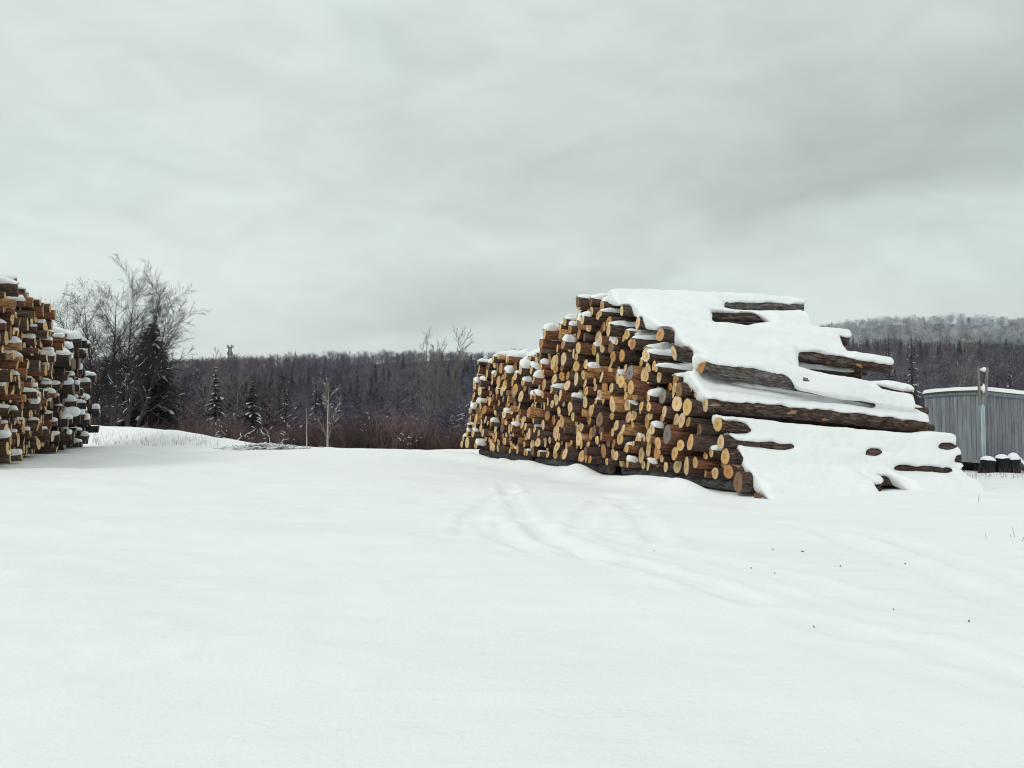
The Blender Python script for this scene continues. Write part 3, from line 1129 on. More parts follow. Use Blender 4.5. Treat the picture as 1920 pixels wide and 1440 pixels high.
def tree_parts(tree, rng, minr=.010, snow=0.0, nside=3):
    """(trunk strokes, crown strokes, snow strokes) as MBs"""
    P0, P1, R0, R1, lv = tree
    R0, R1 = np.maximum(R0, minr), np.maximum(R1, minr * .7)
    tr, cr, sn = MB(), MB(), MB()
    V, Q = strokes(P0[lv == 0], P1[lv == 0], R0[lv == 0], R1[lv == 0], 7, 1)
    tr.add(V, None, Q)
    if (lv > 0).any():
        V, Q = strokes(P0[lv > 0], P1[lv > 0], R0[lv > 0], R1[lv > 0], nside, 2)
        cr.add(V, None, Q)
    if snow > 0:
        d = unit(P1 - P0)
        sel = (np.abs(d[:, 2]) < .8) & (rng.random(len(P0)) < snow)
        if sel.any():
            o = np.stack([0 * R0, 0 * R0, R0 * .8 + .006], -1)[sel]
            V, Q = strokes(P0[sel] + o, P1[sel] + o, R0[sel] * .9 + .008, R1[sel] * .9 + .008, 4, 3)
            cr.add(V, None, Q, 1)
    return tr, cr, sn


def bare_tree(name, loc, tree, mt, mc, label, group=None, minr=.010, snow=0.0, seed=0, cat="tree"):
    rng = np.random.default_rng(seed)
    tr, cr, sn = tree_parts(tree, rng, minr, snow)
    o = empty(name, loc)
    tag(o, label, cat, group)
    tr.build("trunk", mt, o, smooth=True)
    if cr.n: cr.build("crown", [mc, M['branch_snow']], o)
    return o


def conifer_mb(rng, H, W, tiers=26, per=9, snow=.35, sides=9, fill=1.0, pw=.85, bw=.16, rag=.75):
    tr, cr, sn = MB(), MB(), MB()
    V, Q = strokes([(0, 0, 0)], [(0, 0, H)], [H * .018 + .02], [.01], 7, 1)
    tr.add(V, None, Q)
    T, S0, S1, SR = [], [], [], []
    for t in range(tiers):
        f = (t + rng.random() * .6) / tiers
        z = H * (.04 + .95 * f)
        R = W * (1 - f) ** pw * rng.uniform(.75, 1.12) + .05
        for k in range(max(4, int(per * (1 - .5 * f)))):
            if rng.random() > .9 * fill: continue
            a = rng.uniform(0, 6.28); rr = R * rng.uniform(rag * .8, 1.08)
            dr = np.array((math.cos(a), math.sin(a), 0))
            sd = np.array((-dr[1], dr[0], 0))
            droop = rng.uniform(.22, .5)
            pts = [np.array((0, 0, z)) + dr * rr * q + np.array((0, 0, .12 * rr * q - droop * rr * q * q)) for q in np.linspace(.05, 1, 7)]
            for q in range(6):
                wd = rr * .30 * (1 - q / 7) + .05
                for sg in (-1, 1):
                    for e in range(2):
                        b = pts[q] + (pts[q + 1] - pts[q]) * rng.random()
                        tip = b + dr * wd * rng.uniform(.4, .9) + sd * sg * wd * rng.uniform(.7, 1.3) + np.array((0, 0, -wd * rng.uniform(.1, .7)))
                        w2 = (tip - b)[[1, 0, 2]] * np.array((-1, 1, 0)) * bw + np.array((0, 0, .03))
                        T.append((b - w2, b + w2, tip))
            if rng.random() < snow:
                q0 = int(rng.integers(2, 5))
                for q in range(q0, 6):
                    S0.append(pts[q] + (0, 0, .04)); S1.append(pts[q + 1] + (0, 0, .03)); SR.append(.05 + .05 * rng.random() * rr)
    T = np.array(T).reshape(-1, 3)
    cr.add(T, np.arange(len(T)).reshape(-1, 3))
    if S0:
        SR = np.array(SR)
        V, Q = strokes(S0, S1, SR, SR * .7, 4, 5)
        cr.add(V, None, Q, 1)
    return tr, cr, sn


def conifer(name, loc, H, W, label, seed, snow=.35, tiers=26, per=9, group=None, fill=1.0, pw=.85, bw=.16, rag=.75):
    rng = np.random.default_rng(seed)
    tr, cr, sn = conifer_mb(rng, H, W, tiers, per, snow, fill=fill, pw=pw, bw=bw, rag=rag)
    o = empty(name, loc)
    tag(o, label, "tree", group)
    tr.build("trunk", M['twig'], o, smooth=True)
    cr.build("crown", [M['needle'], M['branch_snow']], o)
    return o


def tz(x, y):
    return float(terrain(np.array([x]), np.array([y]), False)[0])


def spot(px, Y):
    x = (px - 960) / F * Y
    return (x, Y, tz(x, Y) - .05)


def height_to(px, py, Y):
    p = at(px, py, Y)
    return float(p[2]) - spot(px, Y)[2]


# the clump of tall bare trees behind the left piles: five trunks one can tell apart
CL = [(204, 56, .84, -.44, 31, "bare grey tree leaning far left above the dark snowy log pile", 0.15),
      (212, 57, .97, -.22, 32, "bare tree leaning slightly left in the clump behind the log piles", 0.16),
      (222, 55, 1.0, -.09, 33, "tallest bare tree of the clump, just left of its middle", 0.18),
      (238, 58, .99, .05, 34, "straight bare tree at the middle of the clump", 0.16),
      (246, 56, .94, .19, 35, "bare tree leaning slightly right over the dark cedar", 0.16),
      (258, 55, .84, .42, 36, "bare tree with long limbs reaching far right over the dark cedar", 0.15)]
for (px, Y, hm, ln, sd, lab, r) in CL:
    H = height_to(px, 520, Y) * hm
    px -= 10
    t = grow(np.random.default_rng(sd), H * math.hypot(1, ln) * 1.0, r, 4, 1, .3, 3, .035, .03, (24, 13, 7, 3), (.50, .48, .5, .5), .74, .16, .5, (ln, 0), .2)
    bare_tree("bare_tree", spot(px, Y), t, M['clump'], M['clump'], lab, "tall bare trees behind the left log piles", .0074, .03, sd)
# forked pale tree in front of the clump, with snow along its limbs
t = grow(np.random.default_rng(52), height_to(235, 660, 52), .13, 3, 3, .75, 3, .10, .02, (7, 5, 4), (.5, .5, .5), .8, .2, .5)
bare_tree("forked_tree", spot(233, 52), t, M['twig'], M['twig'], "low forked tree with snow along its limbs in front of the bare clump", None, .012, .10, 5)
conifer("cedar_tree", spot(284, 58.5), height_to(284, 602, 58.5), 2.9, "broad dark cedar with frosted edge beside the tall bare trees", 3, .05, 52, 34, pw=.55, bw=.20, rag=.45)
conifer("spruce_tree", spot(404, 60), height_to(404, 684, 60), 1.35, "slender dark spruce with clumps of snow left of the radio tower", 4, .42, 24, 9)
conifer("spruce_tree", spot(474, 58), height_to(474, 712, 58), 1.7, "dark ragged spruce above the snowy brush heap", 5, .18, 24, 10)
conifer("spruce_tree", spot(536, 75), height_to(536, 722, 75), 1.3, "thin snow dusted spruce between the brush heap and the white birch", 6, .5, 20, 8)
conifer("spruce_tree", spot(592, 90), height_to(592, 705, 90), 1.6, "snow dusted spruce standing behind the white birch", 8, .55, 20, 8)
conifer("pine_tree", spot(1711, 190), height_to(1711, 616, 190), 4.2, "dark pine with snowy boughs above the shed's left corner", 7, .5, 18, 10)
conifer("pine_tree", spot(1668, 210), height_to(1668, 622, 210), 3.6, "dark pine close to the big pile's right edge, before the frosted hill", 17, .2, 18, 10)
conifer("pine_tree", spot(1895, 170), height_to(1895, 660, 170), 2.8, "small snowy pine behind the shed near the frosted hill", 18, .5, 16, 9)
# white birch, its thin neighbour, and pale trees
t = grow(np.random.default_rng(12), height_to(628, 712, 44), .085, 3, 1, .2, 3, .05, .05, (11, 6, 4), (.62, .5, .5), .62, .12, .4, (.06, 0), .2)
bare_tree("birch_tree", spot(615, 44), t, M['birch'], M['twig_pale'], "white birch with rising limbs at the edge of the yard", None, .014, .15, 12)
t = grow(np.random.default_rng(13), height_to(572, 752, 45), .062, 2, 1, .2, 3, .03, .05, (5, 3), (.22, .5), .7, .5, .4, (-.02, 0), .2)
bare_tree("birch_tree", spot(576, 45), t, M['birch'], M['twig_pale'], "thin straight white birch stem left of the limbed birch", None, .009, .05, 13)
for (px, Y, top, sd, lab) in ((806, 95, 618, 61, "tall pale bare tree breaking the ridge line left of its twin"),
                              (829, 97, 625, 62, "pale bare tree breaking the ridge line right of its twin")):
    t = grow(np.random.default_rng(sd), height_to(px, top, Y), .12, 4, 2, .12, 3, .045, .06, (17, 8, 5, 3), (.30, .5, .5, .5), .5, .35, .7, (0, 0), .25)
    bare_tree("bare_tree", spot(px, Y), t, M['twig_pale'], M['twig_pale'], lab, "pale trees on the ridge line", .016, 0, sd)
t = grow(np.random.default_rng(63), height_to(1791, 618, 60), .13, 3, 1, .3, 3, .05, .05, (11, 6, 4), (.42, .5, .5), .5, .30, .6, (0, 0), .25)
bare_tree("bare_tree", spot(1790, 60), t, M['twig_pale'], M['twig_pale'], "pale forked bare tree behind the grey shed", None, .014, 0, 63)
for (px, Y, top, sd, lab) in ((392, 110, 652, 64, "faint bare treetop on the skyline left of the radio tower"), (455, 112, 655, 65, "faint bare treetop on the skyline right of the radio tower")):
    t = grow(np.random.default_rng(sd), height_to(px, top, Y), .14, 3, 1, .3, 3, .06, .06, (12, 7, 4), (.42, .5, .5), .55, .4, .8, (0, 0), .3)
    bare_tree("bare_tree", spot(px, Y), t, M['twig_pale'], M['twig_pale'], lab, "faint treetops by the radio tower", .022, 0, sd)
# snow-laden saplings along the edge
for (px, Y, top, sd, nm, lab) in ((756, 43, 808, 71, .5, "small forked sapling outlined with snow midway between birch and log pile"),
                                  (835, 47, 765, 72, .7, "arching sapling with two snowy limbs under the ridge line twins"),
                                  (888, 44, 806, 73, .7, "bent snowy sapling close to the far end of the big pile"),
                                  (520, 46, 790, 74, .4, "leaning snowy sapling right of the brush heap"),
                                  (438, 47, 782, 75, .4, "snow lined sapling between the slender spruce and the brush heap"),
                                  (690, 46, 790, 76, .4, "low snow flecked sapling right of the white birch")):
    t = grow(np.random.default_rng(sd), height_to(px, top, Y) * 1.15, .035, 2, 3, .9, 3, .16, -.04, (5, 4), (.5, .5), .8, .2, .3, (0, 0), .15)
    bare_tree("sapling", spot(px, Y), t, M['twig'], M['twig'], lab, "snowy saplings along the yard's edge", .010, nm, sd)


# heap of cut brush with snow on it
def brush_heap():
    rng = np.random.default_rng(91)
    a, b = MB(), MB()
    c = np.array(on_ground(498, 838, -.17)); c[1] = 37.4; c[0] = (498 - 960) / F * 37.4
    N = 420
    p = np.stack([rng.normal(0, .85, N), rng.normal(0, .4, N), np.zeros(N)], -1)
    p[:, 2] = rng.uniform(0, .20, N) * np.exp(-(p[:, 0] / 1.1) ** 2)
    d = unit(np.stack([rng.normal(0, 1, N), rng.normal(0, .5, N), rng.normal(.02, .10, N)], -1))
    L = rng.uniform(.25, .8, N)
    V, Q = strokes(p - d * L[:, None] / 2, p + d * L[:, None] / 2, rng.uniform(.008, .02, N), rng.uniform(.004, .01, N), 4, 3)
    a.add(V, None, Q)
    s = rng.random(N) < .85
    o = np.array((0, 0, .018))
    V, Q = strokes((p - d * L[:, None] / 2 + o)[s], (p + d * L[:, None] * .3 + o)[s], np.full(s.sum(), .030), np.full(s.sum(), .018), 4, 4)
    a.add(V, None, Q, 1)
    e = empty("brush_heap", (c[0], c[1], tz(c[0], c[1]) + .08))
    tag(e, "flat heap of cut brush under snow at the yard's edge", "brush heap")
    a.build("branches", [M['twig_pale'], M['branch_snow']], e)


brush_heap()


# --- far woods: many small trees in single masses
def far_bare(rng, H=1.0, nlimb=22, ntwig=95):
    """a small round-headed leafless tree of unit height"""
    mb = MB()
    P0, P1, R0, R1 = [(0, 0, 0), (0.0, 0, .4)], [(0, 0, .4), (rng.normal(0, .04), rng.normal(0, .04), .9)], [.013, .010], [.010, .003]
    tips = []
    for k in range(nlimb):
        f = rng.uniform(.22, .80); a = rng.uniform(0, 6.28); l = .40 * (1.15 - f) * rng.uniform(.7, 1.3)
        b = np.array((0, 0, f)); m = b + np.array((math.cos(a) * l * .62, math.sin(a) * l * .62, l * .42)); e = m + np.array((math.cos(a) * l * .45, math.sin(a) * l * .45, l * .45))
        P0 += [b, m]; P1 += [m, e]; R0 += [.006, .004]; R1 += [.004, .002]
        tips += [b + (m - b) * .6, m, m + (e - m) * .5, e]
    V, Q = strokes(P0, P1, R0, R1, 3, 1)
    mb.add(V, None, Q)
    T = []
    for k in range(ntwig):
        b = tips[rng.integers(len(tips))] + rng.normal(0, .03, 3)
        d = unit(np.array((rng.normal(0, .9), rng.normal(0, .9), rng.uniform(-.2, 1.0)))) * rng.uniform(.06, .13)
        w = unit(np.cross(d, rng.normal(0, 1, 3))) * .0046
        T.append((b - w, b + w, b + d))
    T = np.array(T).reshape(-1, 3)
    mb.add(T, np.arange(len(T)).reshape(-1, 3))
    return mb.arrays()


def far_snow_flecks(rng, n=9):
    T = []
    for k in range(n):
        a = rng.uniform(0, 6.28); r = rng.uniform(.03, .22); z = rng.uniform(.25, .8)
        b = np.array((math.cos(a) * r, math.sin(a) * r, z)); s = rng.uniform(.012, .035)
        d = np.array((math.cos(a + .6), math.sin(a + .6), .5)) * s
        w = np.array((-math.sin(a), math.cos(a), .3)) * s * .35
        T.append((b - d - w, b + w, b + d))
    return np.array(T)


def far_conifer(rng):
    T = []
    for t in range(15):
        f = (t + rng.random() * .5) / 15
        R = .23 * (1 - f) ** .8 + .012
        for k in range(9):
            a = rng.uniform(0, 6.28); rr = R * rng.uniform(.7, 1.15)
            dr = np.array((math.cos(a), math.sin(a), 0)); sd = np.array((-dr[1], dr[0], 0))
            z = .06 + .92 * f
            T.append((np.array((0, 0, z + .045)) + sd * rr * .33, np.array((0, 0, z + .045)) - sd * rr * .33, np.array((0, 0, z - rr * .35)) + dr * rr))
    return np.array(T)


def scatter(name, templ, X, Y, Hs, mats, rng, label, cat, snowf=None, snowm=1, widen=1.0, shade=(.60, 1.45)):
    """merge many scaled and turned copies of a few small trees into one mass"""
    Vs, Ts, Ms, Cs, n = [], [], [], [], 0
    Zt = terrain(X, Y, False)
    kk = rng.integers(0, len(templ), len(X))
    ro = rng.uniform(0, 6.28, len(X)); sh = rng.uniform(*shade, len(X)); wd = rng.uniform(.8, 1.3, len(X)) * widen
    hv = (.06 if name == 'frosted_woods' else .20) * fbm(X * .02, Y * .02, 91, 2) + rng.normal(0, .05, len(X))
    for k, (V, T, Mi) in enumerate(templ):
        ids = np.where(kk == k)[0]
        if len(ids) == 0: continue
        c, s = np.cos(ro[ids])[:, None], np.sin(ro[ids])[:, None]
        h = Hs[ids][:, None]; w = h * wd[ids][:, None]
        VX = (V[None, :, 0] * c - V[None, :, 1] * s) * w + X[ids][:, None]
        VY = (V[None, :, 0] * s + V[None, :, 1] * c) * w + Y[ids][:, None]
        VZ = V[None, :, 2] * h + Zt[ids][:, None] - .1
        Vs.append(np.stack([VX, VY, VZ], -1).reshape(-1, 3))
        Ts.append((T[None] + (np.arange(len(ids)) * len(V))[:, None, None] + n).reshape(-1, 3))
        Ms.append(np.tile(Mi, len(ids)))
        hu = np.stack([1 + hv[ids], np.ones(len(ids)), 1 - hv[ids]], -1) * sh[ids][:, None]
        Cs.append(np.repeat(hu, len(V), 0))
        n += len(ids) * len(V)
    o = mesh_np(name, np.concatenate(Vs), [np.concatenate(Ts)], mats, np.concatenate(Ms), np.concatenate(Cs))
    tag(o, label, cat, kind='stuff')
    return o


def tri_only(arr):
    V, fs, mi, c, lc = arr
    T = []
    for f in fs:
        T.append(f if f.shape[1] == 3 else np.concatenate([f[:, [0, 1, 2]], f[:, [0, 2, 3]]]))
    return V, np.concatenate(T)


def with_flecks(VT, fl):
    V, T = VT
    if fl is None or len(fl) == 0: return V, T, np.zeros(len(T), int)
    f = np.asarray(fl).reshape(-1, 3)
    return np.concatenate([V, f]), np.concatenate([T, np.arange(len(f)).reshape(-1, 3) + len(V)]), np.concatenate([np.zeros(len(T), int), np.ones(len(f) // 3, int)])


rf = np.random.default_rng(101)
bare_t = [with_flecks(tri_only(far_bare(rf)), far_snow_flecks(rf, [0, 8, 18, 0, 34, 60][k % 6])) for k in range(6)]
frost_t = [with_flecks(tri_only(far_bare(rf, 1, 26, 130)), None) for k in range(4)]


def conif_templates(k, fl):
    out = []
    for i in range(k):
        T = far_conifer(rf)
        V = T.reshape(-1, 3)
        out.append(with_flecks((V, np.arange(len(V)).reshape(-1, 3)), far_snow_flecks(rf, fl)))
    return out


conif_t = conif_templates(4, 22)


def sample_hill(n, rng, r0=.0, r1=1.0, pxr=(-120, 2060), pw=.8):
    px = rng.uniform(pxr[0], pxr[1], n)
    az = np.arctan((px - 960) / F)
    R = np.interp(px, [900, 1500], [560, 800])
    u = rng.random(n) ** pw
    r = 150 + (R * 1.03 - 150) * (r0 + (r1 - r0) * u)
    return r * np.sin(az), r * np.cos(az), px, (r - 150) / (R - 150)


X, Y, px, u = sample_hill(7600, rf)
z = terrain(X, Y, False)
pyv = to_px(np.stack([X, Y, z + 6], -1))[1]
frosty = (px > 1330) & (pyv < 640 + 12 * fbm(px * .01, px * 0, 5)) & (u > .35)
cn = (fbm(X * .014, Y * .014, 44, 2) > .16) & (rf.random(len(X)) < .6) | (rf.random(len(X)) < .05)
cn &= ~(frosty & (rf.random(len(X)) < .82))
b = ~frosty & ~cn
Hh = rf.uniform(6.0, 10.5, len(X)) * (1 + .55 * fbm(X * .02, Y * .02, 47, 3))
scatter("bare_woods", bare_t, X[b], Y[b], Hh[b], [M['wood'], M['branch_snow']], rf, "dark purple leafless woods covering the far hillside", "woods")
scatter("frosted_woods", frost_t, X[frosty & ~cn], Y[frosty & ~cn], Hh[frosty & ~cn] * 1.05, [M['frost'], M['branch_snow']], rf, "pale frosted treetops along the top of the right hill", "woods", widen=1.25)
scatter("conifer_woods", conif_t, X[cn], Y[cn], Hh[cn] * 1.05, [M['needle'], M['branch_snow']], rf, "dark conifers mixed into the far hillside woods", "woods")
# the valley between the yard and the hill
n = 900
px = rf.uniform(60, 2000, n); Yv = rf.uniform(66, 165, n); Xv = (px - 960) / F * Yv
sel = ~((px > 900) & (px < 1500) & (rf.random(n) < .6))
mid_t = [with_flecks(tri_only(far_bare(rf, 1, 34, 190)), far_snow_flecks(rf, [0, 16, 44, 90][k])) for k in range(4)]
scatter("valley_woods", mid_t, Xv[sel], Yv[sel], rf.uniform(5.0, 9.5, n)[sel], [M['wood'], M['branch_snow']], rf, "leafless purple brown woods in the valley below the yard", "woods", widen=1.1)


# reddish brush right behind the crest of the yard
def brush_templates(k):
    out = []
    for i in range(k):
        T = []
        for j in range(64):
            a = rf.uniform(0, 6.28); b = np.array((math.cos(a), math.sin(a), 0)) * rf.uniform(0, .22) + (0, 0, rf.uniform(0, .4))
            d = unit(np.array((rf.normal(0, .6), rf.normal(0, .6), 1))) * rf.uniform(.3, .6)
            w = unit(np.cross(d, rf.normal(0, 1, 3))) * .0058
            T.append((b - w, b + w, b + d))
        V = np.array(T).reshape(-1, 3)
        out.append(with_flecks((V, np.arange(len(V)).reshape(-1, 3)), far_snow_flecks(rf, [0, 2, 7, 18][i % 4]) * .62))
    return out


n = 3000
px = rf.uniform(40, 2000, n)
Yb = np.zeros(n)
k = (px - 960) / F
yy = np.full(n, 40.0)
for _ in range(6): yy = crest(k * yy)
Yb = yy + 6 + rf.random(n) ** 1.4 * 22
scatter("undergrowth", brush_templates(8), k * Yb, Yb, rf.uniform(1.3, 3.0, n) * (1 + .8 * fbm(k * Yb * .12, Yb * .12, 48, 2)), [M['brush'], M['branch_snow']], rf, "reddish brown undergrowth along the far edge of the yard", "undergrowth")


# radio tower on the far ridge
def tower():
    x, y = (430 - 960) / F * 540, 540.0
    zb = tz(x, y)
    top = at(430, 651, y)[2]
    H = top - zb
    e = empty("radio_tower", (x, y, zb))
    tag(e, "thin grey lattice radio tower on the skyline", "tower")
    P0, P1 = [], []
    w0, w1, nb = 1.5, .8, 12
    cor = [(-1, -1), (1, -1), (1, 1), (-1, 1)]
    for kk in range(nb):
        za, zc = H * kk / nb, H * (kk + 1) / nb
        wa, wb = w0 + (w1 - w0) * kk / nb, w0 + (w1 - w0) * (kk + 1) / nb
        for i in range(4):
            a, c = cor[i], cor[(i + 1) % 4]
            P0 += [(a[0] * wa, a[1] * wa, za), (a[0] * wa, a[1] * wa, za), (a[0] * wb, a[1] * wb, zc)]
            P1 += [(a[0] * wb, a[1] * wb, zc), (c[0] * wb, c[1] * wb, zc), (c[0] * wb, c[1] * wb, zc)]
    V, Q = strokes(P0, P1, np.full(len(P0), .16), np.full(len(P0), .16), 4, 1)
    MB().add(V, None, Q).build("mast", M['steel'], e)
    mb = MB()
    for zz, w in ((H - .2, 3.4), (H - 5.2, 2.6)):
        mb.box((0, 0, zz), (w, w, .35))
        for i in range(4):
            mb.box((cor[i][0] * w * .45, cor[i][1] * w * .45, zz + .9), (.5, .5, 1.9))
    mb.build("antenna", M['steel'], e)


tower()


# ------------------------------------------------------------------ shed, drums, plank, small things
def shed():
    Y = 21.0
    C = np.array(at(1843, 800, Y)[:2])
    e1, e2 = unit((-.30, .954)), unit((.954, .30))            # along the end wall, along the long wall
    W1, W2 = 1.92, 4.6
    zb = float(at(1830, 868, Y)[2])
    arch = lambda t: np.interp(t, [-.1, 0, .35, .8, 1.2, 1.6, 1.92, 2.1], [2.19, 2.19, 2.195, 2.195, 2.185, 2.165, 2.14, 2.125])
    fall = lambda q: -.07 * q
    e = empty("plank_shed", (C[0], C[1], 0))
    tag(e, "grey weathered plank shed with snow on its roof", "shed")
    rng = np.random.default_rng(15)

    def pt(t, q, z):
        return (e1[0] * t + e2[0] * q, e1[1] * t + e2[1] * q, z)

    def slab(mb, axis, a0, a1, n0, n1, z00, z01, z10, z11, col, off):
        """upright board between a0..a1 along a wall, n0..n1 across it; z00/z01 bottom/top at a0, z10/z11 at a1"""
        P = (lambda a, n, z: pt(a, n, z)) if axis == 1 else (lambda a, n, z: pt(n, a, z))
        V = [P(a0, n0, z00), P(a1, n0, z10), P(a1, n1, z10), P(a0, n1, z00), P(a0, n0, z01), P(a1, n0, z11), P(a1, n1, z11), P(a0, n1, z01)]
        mb.add(V, None, [(0, 3, 2, 1), (4, 5, 6, 7), (0, 1, 5, 4), (1, 2, 6, 5), (2, 3, 7, 6), (3, 0, 4, 7)], 0, col, np.array(V) + off)

    walls = MB()
    for axis, W, top in ((1, W1, lambda a: float(arch(a))), (2, W2, lambda a: 2.19 + float(fall(a)))):
        a = .07
        while a < W - .01:
            w = min(rng.uniform(.115, .165) if axis == 1 else rng.uniform(.085, .13), W - a)
            g = rng.uniform(.80, 1.14)
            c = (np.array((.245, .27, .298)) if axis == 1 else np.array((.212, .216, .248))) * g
            j = rng.uniform(-.003, .003)
            slab(walls, axis, a, a + w - .013, j, j + .03, zb + .07, top(a) - .05, zb + .07, top(a + w) - .05, c, np.array((rng.uniform(0, 9), rng.uniform(0, 9), rng.uniform(0, 9))))
            a += w
        slab(walls, axis, .06, W, .034, .05, zb + .07, top(0) - .18, zb + .07, top(W) - .18, (.02, .02, .02), np.zeros(3))
        # far walls
        far = W2 if axis == 1 else W1
        slab(walls, axis, .0, W, far - .03, far, zb + .07, top(0) - .35, zb + .07, top(W) - .35, (.15, .16, .17), np.zeros(3))
    walls.build("wall", M['planks'], e)
    for (t0, t1, q0, q1) in ((-.012, .055, -.014, .06), (W1 - .06, W1 + .006, -.014, .05)):
        mb = MB()
        slab(mb, 1, t0, t1, q0, q1, zb, float(arch(t0)) - .045, zb, float(arch(t1)) - .045, (.30, .325, .35), np.array((t0 * 7, 1, 0)))
        mb.build("corner_post", M['planks'], e)
    mb = MB()
    slab(mb, 1, .057, W1 - .062, -.022, .025, zb - .01, zb + .085, zb - .01, zb + .085, (.25, .27, .285), np.zeros(3))
    mb.build("sill_beam", M['planks'], e)
    mb = MB()
    slab(mb, 2, .062, W2, -.022, .025, zb - .01, zb + .085, zb - .01, zb + .085, (.20, .205, .22), np.zeros(3))
    mb.build("sill_beam", M['planks'], e)
    ev, rf_ = MB(), MB()
    ts = np.linspace(-.03, W1 + .03, 9)
    for a0, a1 in zip(ts[:-1], ts[1:]):
        slab(ev, 1, a0, a1, -.04, .012, float(arch(a0)) - .085, float(arch(a0)) + .0, float(arch(a1)) - .085, float(arch(a1)), (.225, .24, .255), np.array((a0, 0, 0)))
        V = [pt(a0, -.07, arch(a0) + .003), pt(a1, -.07, arch(a1) + .003), pt(a1, W2, arch(a1) + .003 + fall(W2)), pt(a0, W2, arch(a0) + .003 + fall(W2))]
        V += [(x, y, z + .035) for (x, y, z) in V]
        rf_.add(V, None, [(0, 3, 2, 1), (4, 5, 6, 7), (0, 1, 5, 4), (1, 2, 6, 5), (2, 3, 7, 6), (3, 0, 4, 7)], 0, (.14, .15, .16))
    ev.build("eave_board", M['planks'], e)
    mb = MB()
    slab(mb, 2, .02, W2, -.042, .01, 2.105, 2.19, 2.105 + fall(W2), 2.19 + fall(W2), (.20, .205, .22), np.zeros(3))
    mb.build("eave_board", M['planks'], e)
    r_o = rf_.build("roof", M['planks'], e)
    T, Qq = np.meshgrid(np.linspace(-.06, W1 + .06, 40), np.linspace(-.10, W2, 70))
    ed = np.minimum(np.minimum(T + .06, W1 + .06 - T), np.minimum(Qq + .10, W2 + .5 - Qq)).clip(0, .13) / .13
    hs = (.115 + .035 * fbm(T * 1.1, Qq * 1.1, 5)) * np.sqrt(1 - (1 - ed) ** 2)
    G = np.stack([e1[0] * T + e2[0] * Qq, e1[1] * T + e2[1] * Qq, arch(T) + fall(Qq) + .032 + hs], -1)
    idx = np.arange(T.size).reshape(T.shape)
    mesh_np("roof_snow", G.reshape(-1, 3), [np.stack([idx[:-1, :-1], idx[1:, :-1], idx[1:, 1:], idx[:-1, 1:]], -1).reshape(-1, 4)], [M['snow']], smooth=True, parent=r_o)
    # pale batten down the corner and the two upright stakes fixed above it
    zs = float(at(1843, 757, Y)[2])
    n2 = -unit(e1 + e2)                                       # out of the corner
    tn = np.array((-n2[1], n2[0])); tn = tn if tn[0] > 0 else -tn
    base = n2 * .10
    Rm = np.stack([np.array((*tn, 0)), np.array((*-n2, 0)), np.array((0, 0, 1.0))], 1)
    MB().box((base[0], base[1], (zb + .05 + zs) / 2), (.105, .03, zs - zb - .05), Rm, 0, (.38, .47, .51)).build("batten", M['planks'], e)
    ztop = float(at(1843, 690, Y)[2])
    for dx0, dx1 in ((-.065, -.085), (.050, .125)):
        b0, b1 = base + tn * dx0 + n2 * .05, base + tn * dx1 + n2 * .05
        V, Q = strokes([(b0[0], b0[1], zs - .02)], [(b1[0], b1[1], ztop)], [.034], [.036], 9, 2)
        V2 = np.concatenate([V, [(b1[0], b1[1], ztop + .012), (b0[0], b0[1], zs - .05)]])
        Tt = [(9 + i, 9 + (i + 1) % 9, 18) for i in range(9)] + [((i + 1) % 9, i, 19) for i in range(9)]
        st = MB().add(V2, Tt, Q, 0, (.215, .19, .185)).build("stake", M['planks'], e, smooth=False)
    th = np.linspace(0, math.pi, 7)
    for (dx, cz, rx, rz) in ((.02, ztop - .05, .10, .05), (.01, 2.27, .07, .10)):
        c = base + tn * dx + n2 * .045
        sb = MB()
        V, n_ = [], 8
        for i in range(7):
            for j in range(n_):
                a = 2 * math.pi * j / n_
                o2 = tn * rx * math.sin(th[i]) * math.cos(a) + n2 * .05 * math.sin(th[i]) * math.sin(a)
                V.append((c[0] + o2[0], c[1] + o2[1], cz + rz * math.cos(th[i]) * (1 + .4 * math.cos(a))))
        sb.add(V, None, [(i * n_ + j, i * n_ + (j + 1) % n_, (i + 1) * n_ + (j + 1) % n_, (i + 1) * n_ + j) for i in range(6) for j in range(n_)])
        sb.build("stake_snow", M['snow'], e, smooth=True)
    for q in (.4, 2.2, 4.2):
        mb = MB()
        slab(mb, 1, .15, W1 - .1, q, q + .16, -.2, zb - .004, -.2, zb - .004, (.04, .035, .035), np.zeros(3))
        mb.build("skid", M['planks'], e)


shed()


def lathe(pts, n=22, c=(0, 0, 0), wob=0.0, seed=0):
    rng = np.random.default_rng(seed)
    ph = rng.uniform(0, 6.28, 3)
    V = []
    for (r, z) in pts:
        for j in range(n):
            a = 2 * math.pi * j / n
            rr = r * (1 + wob * math.sin(2 * a + ph[0]) + wob * .6 * math.sin(5 * a + ph[1] + z * 9))
            V.append((c[0] + rr * math.cos(a), c[1] + rr * math.sin(a), c[2] + z))
    Q = [(i * n + j, i * n + (j + 1) % n, (i + 1) * n + (j + 1) % n, (i + 1) * n + j) for i in range(len(pts) - 1) for j in range(n)]
    return V, Q


